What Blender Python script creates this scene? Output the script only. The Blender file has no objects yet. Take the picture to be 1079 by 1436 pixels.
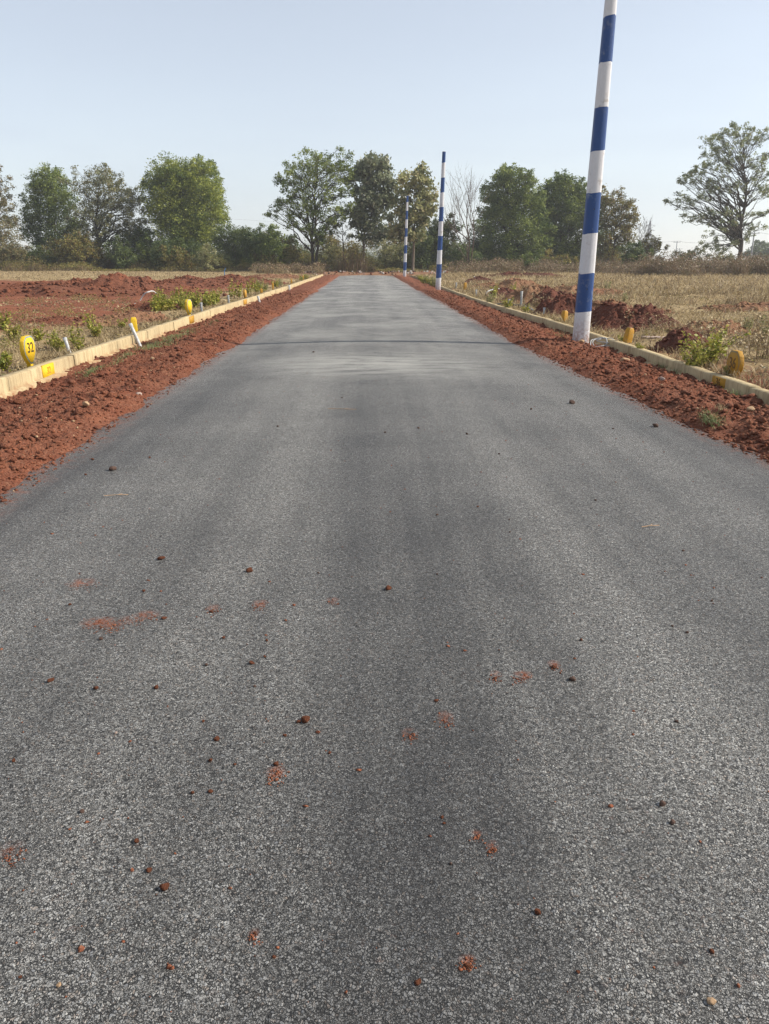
import bpy, math, random
import numpy as np
from mathutils import Vector, Matrix

R = math.radians
S = bpy.context.scene
COL = S.collection

# ------------------------------------------------------------------ camera
PITCH, YAW, EYE = R(18.2), R(1.286), 1.55
FPX, PW, PH = 1079.0, 1079.0, 1436.0        # focal length and frame of the photograph in its own pixels
cam_d = bpy.data.cameras.new('camera')
cam = bpy.data.objects.new('camera', cam_d)
COL.objects.link(cam)
cam_d.sensor_fit = 'VERTICAL'
cam_d.sensor_height = 24.0
cam_d.lens = 24.0 * FPX / PH
cam_d.clip_start, cam_d.clip_end = 0.05, 5000
cam.location = (0, 0, EYE)
cam.rotation_euler = (R(90) - PITCH, 0, -YAW)
S.camera = cam
S.render.resolution_x, S.render.resolution_y = 769, 1024

# ------------------------------------------------------------------ sky and sun
SUN_EL, SUN_AZ = R(36), R(90)               # azimuth clockwise from +Y: the sun stands on the right
w = bpy.data.worlds.new('World')
S.world = w
w.use_nodes = True
wn = w.node_tree
sky = wn.nodes.new('ShaderNodeTexSky')
sky.sky_type = 'NISHITA'
sky.sun_disc = False
sky.sun_elevation = SUN_EL
sky.sun_rotation = SUN_AZ
sky.altitude = 0
sky.air_density = 1.0
sky.dust_density = 0.4
sky.ozone_density = 1.5
bg = wn.nodes['Background']
pale = wn.nodes.new('ShaderNodeHueSaturation')          # thin white summer haze over the whole sky
pale.inputs['Saturation'].default_value = 0.50
wn.links.new(sky.outputs[0], pale.inputs['Color'])
veil = wn.nodes.new('ShaderNodeMix'); veil.data_type = 'RGBA'
veil.inputs[7].default_value = (3.5, 4.0, 4.8, 1)
wn.links.new(pale.outputs[0], veil.inputs[6])
tcs = wn.nodes.new('ShaderNodeTexCoord')
mps = wn.nodes.new('ShaderNodeMapping'); mps.inputs['Scale'].default_value = (1.2, 1.2, 7.0); mps.inputs['Rotation'].default_value = (0.25, 0.1, 0)
wn.links.new(tcs.outputs['Generated'], mps.inputs['Vector'])
cir = wn.nodes.new('ShaderNodeTexNoise'); cir.inputs['Scale'].default_value = 1.6; cir.inputs['Detail'].default_value = 6; cir.inputs['Roughness'].default_value = 0.6; cir.inputs['Distortion'].default_value = 0.4
wn.links.new(mps.outputs[0], cir.inputs['Vector'])
crr = wn.nodes.new('ShaderNodeMapRange')
for k_, v_ in zip(('From Min', 'From Max', 'To Min', 'To Max'), (0.32, 0.7, 0.12, 0.44)): crr.inputs[k_].default_value = v_
wn.links.new(cir.outputs['Fac'], crr.inputs['Value'])
wn.links.new(crr.outputs[0], veil.inputs[0])
wn.links.new(veil.outputs[2], bg.inputs[0])
bg.inputs[1].default_value = 0.13
sd = bpy.data.lights.new('sun', 'SUN')
sd.energy = 5.0
sd.angle = R(0.6)
sd.color = (1.0, 0.93, 0.82)
sun = bpy.data.objects.new('sun', sd)
COL.objects.link(sun)
sun.rotation_euler = (0, R(90) - SUN_EL, R(90) - SUN_AZ)
sun.location = (30, 0, 30)
S.view_settings.view_transform = 'Standard'
S.view_settings.look = 'None'
S.view_settings.gamma = 1
S.view_settings.exposure = 0.45
S.cycles.max_bounces = 6
S.cycles.transparent_max_bounces = 8
S.cycles.volume_bounces = 0
S.cycles.use_adaptive_sampling = True
S.cycles.adaptive_threshold = 0.015

# ------------------------------------------------------------------ measuring: where a sight line meets the ground, or a distance
def ray(px, py):
    u, v = px - PW / 2, py - PH / 2
    d = Vector((u, FPX * math.cos(PITCH) - v * math.sin(PITCH), -FPX * math.sin(PITCH) - v * math.cos(PITCH)))
    return Matrix.Rotation(-YAW, 3, 'Z') @ d

def onground(px, py, z=0.0):
    d = ray(px, py)
    t = (z - EYE) / d.z
    return d.x * t, d.y * t

def atdist(px, py, Y):
    d = ray(px, py)
    t = Y / d.y
    return Vector((d.x * t, Y, EYE + d.z * t))

# ------------------------------------------------------------------ helpers
def tag(o, label=None, cat=None, group=None, kind=None):
    if label: o['label'] = label
    if cat: o['category'] = cat
    if group: o['group'] = group
    if kind: o['kind'] = kind
    return o

def empty(name, loc, rz=0.0):
    o = bpy.data.objects.new(name, None)
    COL.objects.link(o)
    o.location = loc
    o.rotation_euler = (0, 0, rz)
    o.empty_display_size = 0.1
    return o

def copy_tree(o, parent=None):
    c = o.copy()
    COL.objects.link(c)
    c.parent = parent
    for ch in o.children:
        copy_tree(ch, c)
    return c

def mesh_obj(name, V, F, mat, parent=None, attrs=None, smooth=False):
    """V (n,3) array, F (m,k) array or list of arrays with fixed k"""
    V = np.asarray(V, dtype=np.float32)
    Fs = F if isinstance(F, list) else [F]
    Fs = [np.asarray(f, dtype=np.int32) for f in Fs if len(f)]
    me = bpy.data.meshes.new(name)
    me.vertices.add(len(V))
    me.vertices.foreach_set('co', V.ravel())
    nl = sum(f.size for f in Fs)
    nf = sum(len(f) for f in Fs)
    me.loops.add(nl)
    me.loops.foreach_set('vertex_index', np.concatenate([f.ravel() for f in Fs]))
    me.polygons.add(nf)
    tot = np.concatenate([np.full(len(f), f.shape[1], dtype=np.int32) for f in Fs])
    me.polygons.foreach_set('loop_start', np.concatenate([[0], np.cumsum(tot)[:-1]]).astype(np.int32))
    me.polygons.foreach_set('loop_total', tot)
    if smooth:
        me.polygons.foreach_set('use_smooth', np.ones(nf, dtype=bool))
    for an, (dom, arr) in (attrs or {}).items():
        a = me.attributes.new(an, 'FLOAT', dom)
        a.data.foreach_set('value', np.asarray(arr, dtype=np.float32))
    me.update(calc_edges=True)
    me.validate()
    if mat:
        for m in (mat if isinstance(mat, (list, tuple)) else [mat]):
            me.materials.append(m)
    o = bpy.data.objects.new(name, me)
    COL.objects.link(o)
    o.parent = parent
    return o

def _hash(ix, iy, seed):
    h = (ix.astype(np.int64) * 374761393 + iy.astype(np.int64) * 668265263 + seed * 1442695041) & 0xffffffff
    h = ((h ^ (h >> 13)) * 1274126177) & 0xffffffff
    h = h ^ (h >> 16)
    return (h & 0xffffff) / float(0xffffff)

def vnoise(x, y, seed=0):
    x, y = np.asarray(x, float), np.asarray(y, float)
    ix, iy = np.floor(x), np.floor(y)
    fx, fy = x - ix, y - iy
    fx, fy = fx * fx * (3 - 2 * fx), fy * fy * (3 - 2 * fy)
    a, b = _hash(ix, iy, seed), _hash(ix + 1, iy, seed)
    c, d = _hash(ix, iy + 1, seed), _hash(ix + 1, iy + 1, seed)
    return (a * (1 - fx) + b * fx) * (1 - fy) + (c * (1 - fx) + d * fx) * fy - 0.5

def fbm(x, y, seed=0, octs=4, gain=0.5):
    s, amp = 0, 1.0
    for k in range(octs):
        s = s + amp * vnoise(np.asarray(x) * 2 ** k + 17.3 * k, np.asarray(y) * 2 ** k - 9.1 * k, seed + k)
        amp *= gain
    return s

def sstep(a, b, x):
    t = np.clip((np.asarray(x, float) - a) / (b - a), 0, 1)
    return t * t * (3 - 2 * t)

def grid_faces(nx, ny):
    i = np.arange(nx - 1)[None, :] + nx * np.arange(ny - 1)[:, None]
    i = i.ravel()
    return np.stack([i, i + 1, i + nx + 1, i + nx], 1)

class Tubes:
    def __init__(s): s.V, s.F, s.n = [], [], 0
    def add(s, pts, rad, sides=6, cap=True):
        P = np.array([tuple(p) for p in pts], float)
        rad = np.asarray(rad, float) * np.ones(len(P))
        T = np.gradient(P, axis=0)
        T /= np.linalg.norm(T, axis=1)[:, None] + 1e-9
        ref = np.array([0.31, 0.95, 0.05]) if abs(T[0][2]) > 0.8 else np.array([0, 0, 1.0])
        A = np.cross(T, ref); A /= np.linalg.norm(A, axis=1)[:, None] + 1e-9
        B = np.cross(T, A)
        a = np.arange(sides) * 2 * math.pi / sides
        ring = P[:, None, :] + rad[:, None, None] * (np.cos(a)[None, :, None] * A[:, None, :] + np.sin(a)[None, :, None] * B[:, None, :])
        s.V.append(ring.reshape(-1, 3))
        m = len(P)
        i = (np.arange(m - 1) * sides)[:, None] + np.arange(sides)[None, :]
        j = (np.arange(m - 1) * sides)[:, None] + ((np.arange(sides) + 1) % sides)[None, :]
        s.F.append(np.stack([i.ravel(), j.ravel(), j.ravel() + sides, i.ravel() + sides], 1) + s.n)
        s.n += m * sides
        if cap:
            for k in (0, m - 1):
                s.V.append(P[k:k + 1])
                base = s.n - 1 - (0 if k == 0 else 0)
                ring0 = s.n - (m * sides if k == 0 else sides + 1)
                q = np.arange(sides)
                tri = np.stack([ring0 + q, ring0 + (q + 1) % sides, np.full(sides, s.n)], 1)
                s.F.append(np.concatenate([tri, tri[:, 2:3]], 1)[:, :3])
                s.n += 1
    def build(s, name, mat, parent=None, smooth=True):
        V = np.concatenate(s.V)
        quads = [f for f in s.F if f.shape[1] == 4]
        tris = [f for f in s.F if f.shape[1] == 3]
        Fs = []
        if quads: Fs.append(np.concatenate(quads))
        if tris: Fs.append(np.concatenate(tris))
        return mesh_obj(name, V, Fs, mat, parent, smooth=smooth)

def boxes(name, lst, mat, parent=None, bevel=0.0):
    """list of (centre, size, rotation matrix or None)"""
    V, F = [], []
    c8 = np.array([[x, y, z] for x in (-.5, .5) for y in (-.5, .5) for z in (-.5, .5)])
    f6 = np.array([[0, 1, 3, 2], [4, 6, 7, 5], [0, 4, 5, 1], [2, 3, 7, 6], [0, 2, 6, 4], [1, 5, 7, 3]])
    for k, (c, s, rot) in enumerate(lst):
        p = c8 * np.array(s)
        if rot is not None: p = p @ np.array(rot).T
        V.append(p + np.array(c)); F.append(f6 + 8 * k)
    o = mesh_obj(name, np.concatenate(V), np.concatenate(F), mat, parent)
    if bevel:
        b = o.modifiers.new('bevel', 'BEVEL'); b.width = bevel; b.segments = 2
    return o

# ------------------------------------------------------------------ materials
class NT:
    def __init__(s, name):
        s.m = bpy.data.materials.new(name); s.m.use_nodes = True
        s.t = s.m.node_tree; s.p = s.t.nodes['Principled BSDF']; s.out = s.t.nodes['Material Output']
        s.p.inputs['Specular IOR Level'].default_value = 0.25
        s.co = s.t.nodes.new('ShaderNodeTexCoord').outputs['Object']
    def n(s, typ, **kw):
        n = s.t.nodes.new(typ)
        for k, v in kw.items(): setattr(n, k, v)
        return n
    def set(s, inp, v):
        if hasattr(v, 'default_value') or hasattr(v, 'is_linked'):
            s.t.links.new(v, inp)
        else:
            inp.default_value = v
    def noise(s, scale, detail=4, rough=0.55, co=None, col=False, dist=0.0):
        n = s.n('ShaderNodeTexNoise'); n.inputs['Scale'].default_value = scale; n.inputs['Detail'].default_value = detail
        n.inputs['Roughness'].default_value = rough; n.inputs['Distortion'].default_value = dist
        s.t.links.new(co if co is not None else s.co, n.inputs['Vector'])
        return n.outputs['Color' if col else 'Fac']
    def vor(s, scale, feature='F1', co=None, rnd=1.0):
        n = s.n('ShaderNodeTexVoronoi', feature=feature); n.inputs['Scale'].default_value = scale
        n.inputs['Randomness'].default_value = rnd
        s.t.links.new(co if co is not None else s.co, n.inputs['Vector'])
        return n
    def scale(s, v, co=None):
        n = s.n('ShaderNodeMapping'); n.inputs['Scale'].default_value = v
        s.t.links.new(co if co is not None else s.co, n.inputs['Vector']); return n.outputs[0]
    def math(s, op, a, b=0.0, clamp=False):
        n = s.n('ShaderNodeMath', operation=op, use_clamp=clamp); s.set(n.inputs[0], a); s.set(n.inputs[1], b); return n.outputs[0]
    def rng(s, v, a, b, c=0.0, d=1.0, smooth=False):
        n = s.n('ShaderNodeMapRange'); n.interpolation_type = 'SMOOTHSTEP' if smooth else 'LINEAR'
        s.set(n.inputs['Value'], v)
        for k, x in zip(('From Min', 'From Max', 'To Min', 'To Max'), (a, b, c, d)): s.set(n.inputs[k], x)
        return n.outputs[0]
    def mix(s, f, a, b, mode='MIX'):
        n = s.n('ShaderNodeMix', data_type='RGBA', blend_type=mode)
        s.set(n.inputs[0], f)
        for k, c in ((6, a), (7, b)):
            s.set(n.inputs[k], (*c, 1) if isinstance(c, (tuple, list)) and len(c) == 3 else c)
        return n.outputs[2]
    def attr(s, name):
        n = s.n('ShaderNodeAttribute'); n.attribute_name = name; return n.outputs['Fac']
    def bump(s, h, dist, strength=1.0, normal=None):
        n = s.n('ShaderNodeBump'); n.inputs['Distance'].default_value = dist; s.set(n.inputs['Strength'], strength)
        s.t.links.new(h, n.inputs['Height'])
        if normal is not None: s.t.links.new(normal, n.inputs['Normal'])
        return n.outputs[0]
    def fin(s, col, rough=0.8, normal=None, spec=None):
        s.set(s.p.inputs['Base Color'], (*col, 1) if isinstance(col, (tuple, list)) and len(col) == 3 else col)
        s.set(s.p.inputs['Roughness'], rough)
        if normal is not None: s.t.links.new(normal, s.p.inputs['Normal'])
        if spec is not None: s.set(s.p.inputs['Specular IOR Level'], spec)
        return s.m

def m_asphalt():
    t = NT('asphalt')
    wob = t.noise(55, 3, col=True)
    v = t.n('ShaderNodeVectorMath', operation='MULTIPLY_ADD')
    t.t.links.new(wob, v.inputs[0]); v.inputs[1].default_value = (0.011, 0.011, 0.011); t.t.links.new(t.co, v.inputs[2])
    v2 = t.n('ShaderNodeVectorMath', operation='MULTIPLY_ADD')
    t.t.links.new(t.noise(170, 3, 0.6, col=True), v2.inputs[0]); v2.inputs[1].default_value = (0.0065, 0.0065, 0.0065); t.t.links.new(v.outputs[0], v2.inputs[2])
    co = v2.outputs[0]
    wide = t.rng(t.noise(70, 3, 0.7), 0.32, 0.66, 0.05, 0.42)
    def grains(scale):
        vo = t.vor(scale, co=co)
        ed = t.vor(scale, 'DISTANCE_TO_EDGE', co=co).outputs['Distance']
        sep = t.n('ShaderNodeSeparateColor'); t.t.links.new(vo.outputs['Color'], sep.inputs[0])
        rel = t.n('ShaderNodeVectorMath', operation='SUBTRACT'); t.t.links.new(co, rel.inputs[0]); t.t.links.new(vo.outputs['Position'], rel.inputs[1])
        rc = t.n('ShaderNodeVectorMath', operation='SUBTRACT'); t.t.links.new(vo.outputs['Color'], rc.inputs[0]); rc.inputs[1].default_value = (0.5, 0.5, 0.5)
        tilt = t.n('ShaderNodeVectorMath', operation='DOT_PRODUCT'); t.t.links.new(rel.outputs[0], tilt.inputs[0]); t.t.links.new(rc.outputs[0], tilt.inputs[1])
        h = t.math('ADD', t.math('MULTIPLY', t.math('POWER', sep.outputs[2], 0.7), 0.9), t.math('MULTIPLY', tilt.outputs['Value'], scale * 1.5))
        h = t.math('SUBTRACT', h, t.rng(ed, 0.0, wide, 1.0, 0.0, True))
        return h, sep.outputs[0], sep.outputs[1]
    h1, ra, rb = grains(135)
    h2, rc_, rd = grains(230)
    first = t.math('GREATER_THAN', t.noise(48, 2, 0.5), 0.47)
    h = t.math('ADD', t.math('MULTIPLY', first, h1), t.math('MULTIPLY', t.math('SUBTRACT', 1.0, first), t.math('SUBTRACT', t.math('MULTIPLY', h2, 0.75), 0.08)))
    rnd = t.math('ADD', t.math('MULTIPLY', first, ra), t.math('MULTIPLY', t.math('SUBTRACT', 1.0, first), rc_))
    rnd3 = t.math('ADD', t.math('MULTIPLY', first, rb), t.math('MULTIPLY', t.math('SUBTRACT', 1.0, first), rd))
    fine = t.noise(340, 3, 0.7)
    h = t.math('ADD', h, t.math('MULTIPLY', fine, 0.5))
    big = t.noise(0.55, 4, 0.6)
    mid = t.noise(2.3, 5, 0.6)
    streak = t.noise(1.0, 4, 0.55, co=t.scale((1.5, 0.07, 1)))
    band = t.noise(1.0, 3, 0.6, co=t.scale((0.35, 1.3, 1)))
    fine_st = t.noise(1.0, 3, 0.6, co=t.scale((6, 0.2, 1)))
    lev = t.math('ADD', t.math('ADD', t.math('MULTIPLY', big, 0.30), t.math('MULTIPLY', streak, 0.62)), t.math('ADD', t.math('MULTIPLY', t.math('ADD', mid, band), 0.16), t.math('MULTIPLY', fine_st, 0.16)))
    lev = t.math('ADD', lev, t.math('MULTIPLY', t.attr('lane'), 0.085))
    lev = t.rng(lev, 0.54, 0.86, 0.0, 1.0)
    chip = t.mix(t.math('POWER', rnd, 1.5), (0.108, 0.107, 0.107), (0.405, 0.400, 0.385))
    chip = t.mix(t.math('MULTIPLY', t.math('GREATER_THAN', rnd3, 0.9), 0.35), chip, (0.24, 0.18, 0.14))
    chip = t.mix(t.math('MULTIPLY', t.math('LESS_THAN', rnd3, 0.10), 0.35), chip, (0.15, 0.165, 0.19))
    chip = t.mix(1.0, chip, t.mix(lev, (0.50, 0.50, 0.51), (1.5, 1.48, 1.43)), 'MULTIPLY')
    chip = t.mix(t.rng(fine, 0.40, 0.68, 0.0, 0.5), chip, t.mix(1.0, chip, (1.7, 1.7, 1.7), 'MULTIPLY'))
    gap = t.rng(h, -0.12, 0.55, 1.0, 0.0)  # dark binder colour, also standing in for missing self-shadow between chips
    col = t.mix(t.math('MULTIPLY', gap, 0.95), chip, (0.016, 0.0155, 0.0155))
    # pale mineral dust and scuffs; more with distance, painting in the far road's sheen
    e = t.n('ShaderNodeVectorMath', operation='SUBTRACT'); t.t.links.new(t.co, e.inputs[0]); e.inputs[1].default_value = (0.15, 11.6, 0)
    e2 = t.n('ShaderNodeVectorMath', operation='MULTIPLY'); t.t.links.new(e.outputs[0], e2.inputs[0]); e2.inputs[1].default_value = (0.55, 0.6, 0)
    e3 = t.n('ShaderNodeVectorMath', operation='LENGTH'); t.t.links.new(e2.outputs[0], e3.inputs[0])
    pale = t.math('MULTIPLY', t.rng(e3.outputs['Value'], 0.2, 1.2, 0.9, 0.0), t.rng(t.noise(1.0, 6, 0.7, co=t.scale((1.3, 4, 1))), 0.36, 0.58))
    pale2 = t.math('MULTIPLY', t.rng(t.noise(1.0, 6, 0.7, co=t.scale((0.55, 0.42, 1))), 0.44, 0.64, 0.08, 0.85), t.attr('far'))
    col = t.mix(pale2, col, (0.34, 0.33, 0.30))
    col = t.mix(pale, col, (0.50, 0.485, 0.44))
    # red dust: along the edges and as spilt patches
    crumbly = t.noise(38, 5, 0.7)
    edge = t.math('MULTIPLY', t.attr('edge'), t.rng(t.noise(9, 5, 0.7), 0.42, 0.62))
    last = t.math('MULTIPLY', edge, 0.95)
    for (px, py, rx, ry, a) in DUST:
        x, y = onground(px, py, 0.03)
        x2, _ = onground(px + rx, py, 0.03)
        _, y2 = onground(px, py - ry, 0.03)
        q = t.n('ShaderNodeVectorMath', operation='SUBTRACT'); t.t.links.new(t.co, q.inputs[0]); q.inputs[1].default_value = (x, y, 0)
        q2 = t.n('ShaderNodeVectorMath', operation='MULTIPLY'); t.t.links.new(q.outputs[0], q2.inputs[0])
        q2.inputs[1].default_value = (1 / abs(x2 - x), 1 / abs(y2 - y), 0)
        q3 = t.n('ShaderNodeVectorMath', operation='LENGTH'); t.t.links.new(q2.outputs[0], q3.inputs[0])
        last = t.math('MAXIMUM', last, t.rng(q3.outputs['Value'], 0.1, 1.5, a, 0.0))
    freck = t.math('MULTIPLY', t.rng(t.noise(2.2, 3, 0.6), 0.5, 0.72, 0, 0.5), t.rng(t.noise(30, 4, 0.7), 0.6, 0.72))
    last = t.math('MAXIMUM', last, t.math('MULTIPLY', freck, 0.7))
    dust = t.math('MULTIPLY', last, t.rng(crumbly, 0.40, 0.55))
    col = t.mix(dust, col, (0.36, 0.105, 0.04))
    nrm = t.bump(h, 0.0060, 1.0)
    return t.fin(col, t.rng(rnd3, 0, 1, 0.40, 0.75), nrm, 0.4)

def m_soil(name='red_soil', a=(0.215, 0.076, 0.041), b=(0.135, 0.048, 0.030), dry=(0.37, 0.21, 0.13)):
    t = NT(name)
    n1, n2, n3 = t.noise(1.7, 5, 0.6), t.noise(14, 5, 0.65), t.noise(90, 3, 0.6)
    col = t.mix(t.rng(n1, 0.35, 0.65), a, b)
    col = t.mix(t.rng(n2, 0.4, 0.7, 0, 0.7), col, (a[0] * .62, a[1] * .58, a[2] * .6))
    col = t.mix(t.rng(t.vor(55).outputs['Color'], 0.72, 0.95, 0, 0.55), col, dry)
    col = t.mix(t.rng(n3, 0.6, 0.75, 0, 0.5), col, dry)
    col = t.mix(t.rng(t.noise(0.9, 5, 0.65), 0.38, 0.66, 0.0, 0.45), col, t.mix(0.3, b, dry))
    h = t.math('ADD', t.math('MULTIPLY', n2, 1.2), t.math('MULTIPLY', n3, 0.35))
    vv = t.vor(38)
    h = t.math('SUBTRACT', h, t.math('MULTIPLY', vv.outputs['Distance'], 0.35))
    return t.fin(col, 0.95, t.bump(h, 0.035, 0.9), 0.1)

def m_ground():
    t = NT('dry_field')
    n1, n2, n3, n4 = t.noise(0.16, 5, 0.6), t.noise(1.4, 6, 0.65), t.noise(11, 5, 0.7), t.noise(60, 3, 0.7)
    grass = t.mix(t.rng(n2, 0.35, 0.65), (0.385, 0.285, 0.15), (0.235, 0.167, 0.090))
    grass = t.mix(t.rng(n1, 0.42, 0.66, 0, 0.75), grass, (0.42, 0.32, 0.18))
    grass = t.mix(t.rng(n3, 0.45, 0.7, 0, 0.6), grass, (0.155, 0.105, 0.06))
    grass = t.mix(t.rng(n4, 0.6, 0.75, 0, 0.4), grass, (0.5, 0.40, 0.25))
    soil = t.mix(t.rng(n2, 0.35, 0.65), (0.25, 0.100, 0.056), (0.18, 0.070, 0.042))
    soil = t.mix(t.rng(n3, 0.5, 0.72, 0, 0.6), soil, (0.12, 0.045, 0.028))
    soil = t.mix(t.rng(n4, 0.62, 0.8, 0, 0.6), soil, (0.33, 0.19, 0.12))
    f = t.math('ADD', t.attr('soil'), t.math('MULTIPLY', t.math('ADD', n3, n2), 0.5))
    col = t.mix(t.rng(f, 0.82, 1.1), grass, soil)
    h = t.math('ADD', t.math('MULTIPLY', n3, 1.0), t.math('MULTIPLY', n4, 0.4))
    return t.fin(col, 0.95, t.bump(h, 0.05, 0.8), 0.08)

def m_leaf(name, dark, light, transl=0.38, third=None):
    t = NT(name)
    a = t.attr('tint')
    col = t.mix(a, dark, light)
    if third: col = t.mix(t.math('GREATER_THAN', t.attr('tint2'), 0.8), col, third)
    m = t.fin(col, 0.55, spec=0.25)
    tr = t.n('ShaderNodeBsdfTranslucent'); t.t.links.new(col, tr.inputs[0])
    mx = t.n('ShaderNodeMixShader'); mx.inputs[0].default_value = transl
    t.t.links.new(t.p.outputs[0], mx.inputs[1]); t.t.links.new(tr.outputs[0], mx.inputs[2]); t.t.links.new(mx.outputs[0], t.out.inputs[0])
    return m

def m_bark(name, a, b):
    t = NT(name)
    n = t.noise(6, 5, 0.65, co=t.scale((3, 3, 0.6)))
    return t.fin(t.mix(t.rng(n, 0.35, 0.65), a, b), 0.9, t.bump(n, 0.03, 0.8), 0.1)

def m_concrete():
    t = NT('cream_concrete')
    drip = t.noise(1.0, 6, 0.75, co=t.scale((17, 17, 1.2)))
    n, f = t.noise(2.2, 5, 0.6), t.noise(120, 3, 0.6)
    col = t.mix(t.rng(n, 0.35, 0.68), (0.48, 0.385, 0.225), (0.36, 0.28, 0.165))
    col = t.mix(t.rng(drip, 0.48, 0.68, 0, 0.75), col, (0.20, 0.128, 0.066))
    col = t.mix(t.rng(t.noise(1.0, 4, 0.7, co=t.scale((14, 14, 0.7))), 0.6, 0.72, 0, 0.5), col, (0.46, 0.38, 0.245))
    g = t.n('ShaderNodeSeparateXYZ'); t.t.links.new(t.co, g.inputs[0])
    low = t.math('MULTIPLY', t.rng(g.outputs['Z'], 0.01, 0.09, 0.8, 0.0), t.rng(t.noise(7, 4), 0.4, 0.6))
    col = t.mix(low, col, (0.25, 0.11, 0.055))
    h = t.math('ADD', t.math('MULTIPLY', f, 0.25), t.noise(16, 4))
    return t.fin(col, 0.88, t.bump(h, 0.012, 0.7), 0.15)

def m_paint(name, col, worn, amt=0.62, rough=0.55, scale=9, spec=0.3, bump=0.004, splash=False):
    t = NT(name)
    n, f = t.noise(scale, 6, 0.7), t.noise(scale * 7, 4, 0.6)
    c = t.mix(t.rng(n, amt, amt + 0.08), col, worn)
    c = t.mix(t.rng(f, 0.45, 0.75, 0, 0.35), c, tuple(x * .7 for x in col))
    drip = t.noise(1.0, 5, 0.7, co=t.scale((12, 12, 0.8)))
    c = t.mix(t.rng(drip, 0.5, 0.72, 0, 0.45), c, tuple(x * .62 + y * .12 for x, y in zip(col, worn)))
    if splash:            # red mud thrown up the foot of the pole
        g = t.n('ShaderNodeSeparateXYZ'); t.t.links.new(t.co, g.inputs[0])
        m_ = t.math('MULTIPLY', t.rng(g.outputs['Z'], 0.02, 0.55, 0.95, 0.0), t.rng(t.noise(15, 5, .7), 0.40, 0.62))
        c = t.mix(m_, c, (0.27, 0.12, 0.07))
        c = t.mix(t.rng(t.noise(3.0, 6, 0.75), 0.55, 0.75, 0, 0.35), c, (0.30, 0.26, 0.22))
    return t.fin(c, rough, t.bump(t.math('ADD', f, n), bump, 0.6), spec)

def m_plain(name, col, rough=0.6, scale=20):
    t = NT(name)
    n = t.noise(scale, 5, 0.65)
    return t.fin(t.mix(t.rng(n, 0.35, 0.7), col, tuple(x * .6 for x in col)), rough, t.bump(n, 0.004, 0.5), 0.25)

DUST = [(115, 822, 16, 5, 0.85), (140, 879, 20, 6, 1.0), (158, 884, 12, 4, .8), (208, 870, 14, 5, 0.8), (366, 857, 9, 4, 0.85), (388, 1098, 10, 9, 0.95),
        (733, 961, 10, 5, 1.0), (690, 1203, 7, 5, 0.8), (625, 1022, 9, 8, 0.5), (655, 1366, 10, 6, 0.7), (18, 1203, 14, 10, 0.45),
        (575, 1043, 9, 5, 0.6), (358, 1328, 7, 6, 0.5), (467, 853, 7, 3, 0.6), (300, 862, 8, 4, .6), (183, 876, 14, 5, .5), (695, 960, 6, 4, .7),
        (668, 1186, 6, 4, .5), (776, 945, 7, 4, .8)]

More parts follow.
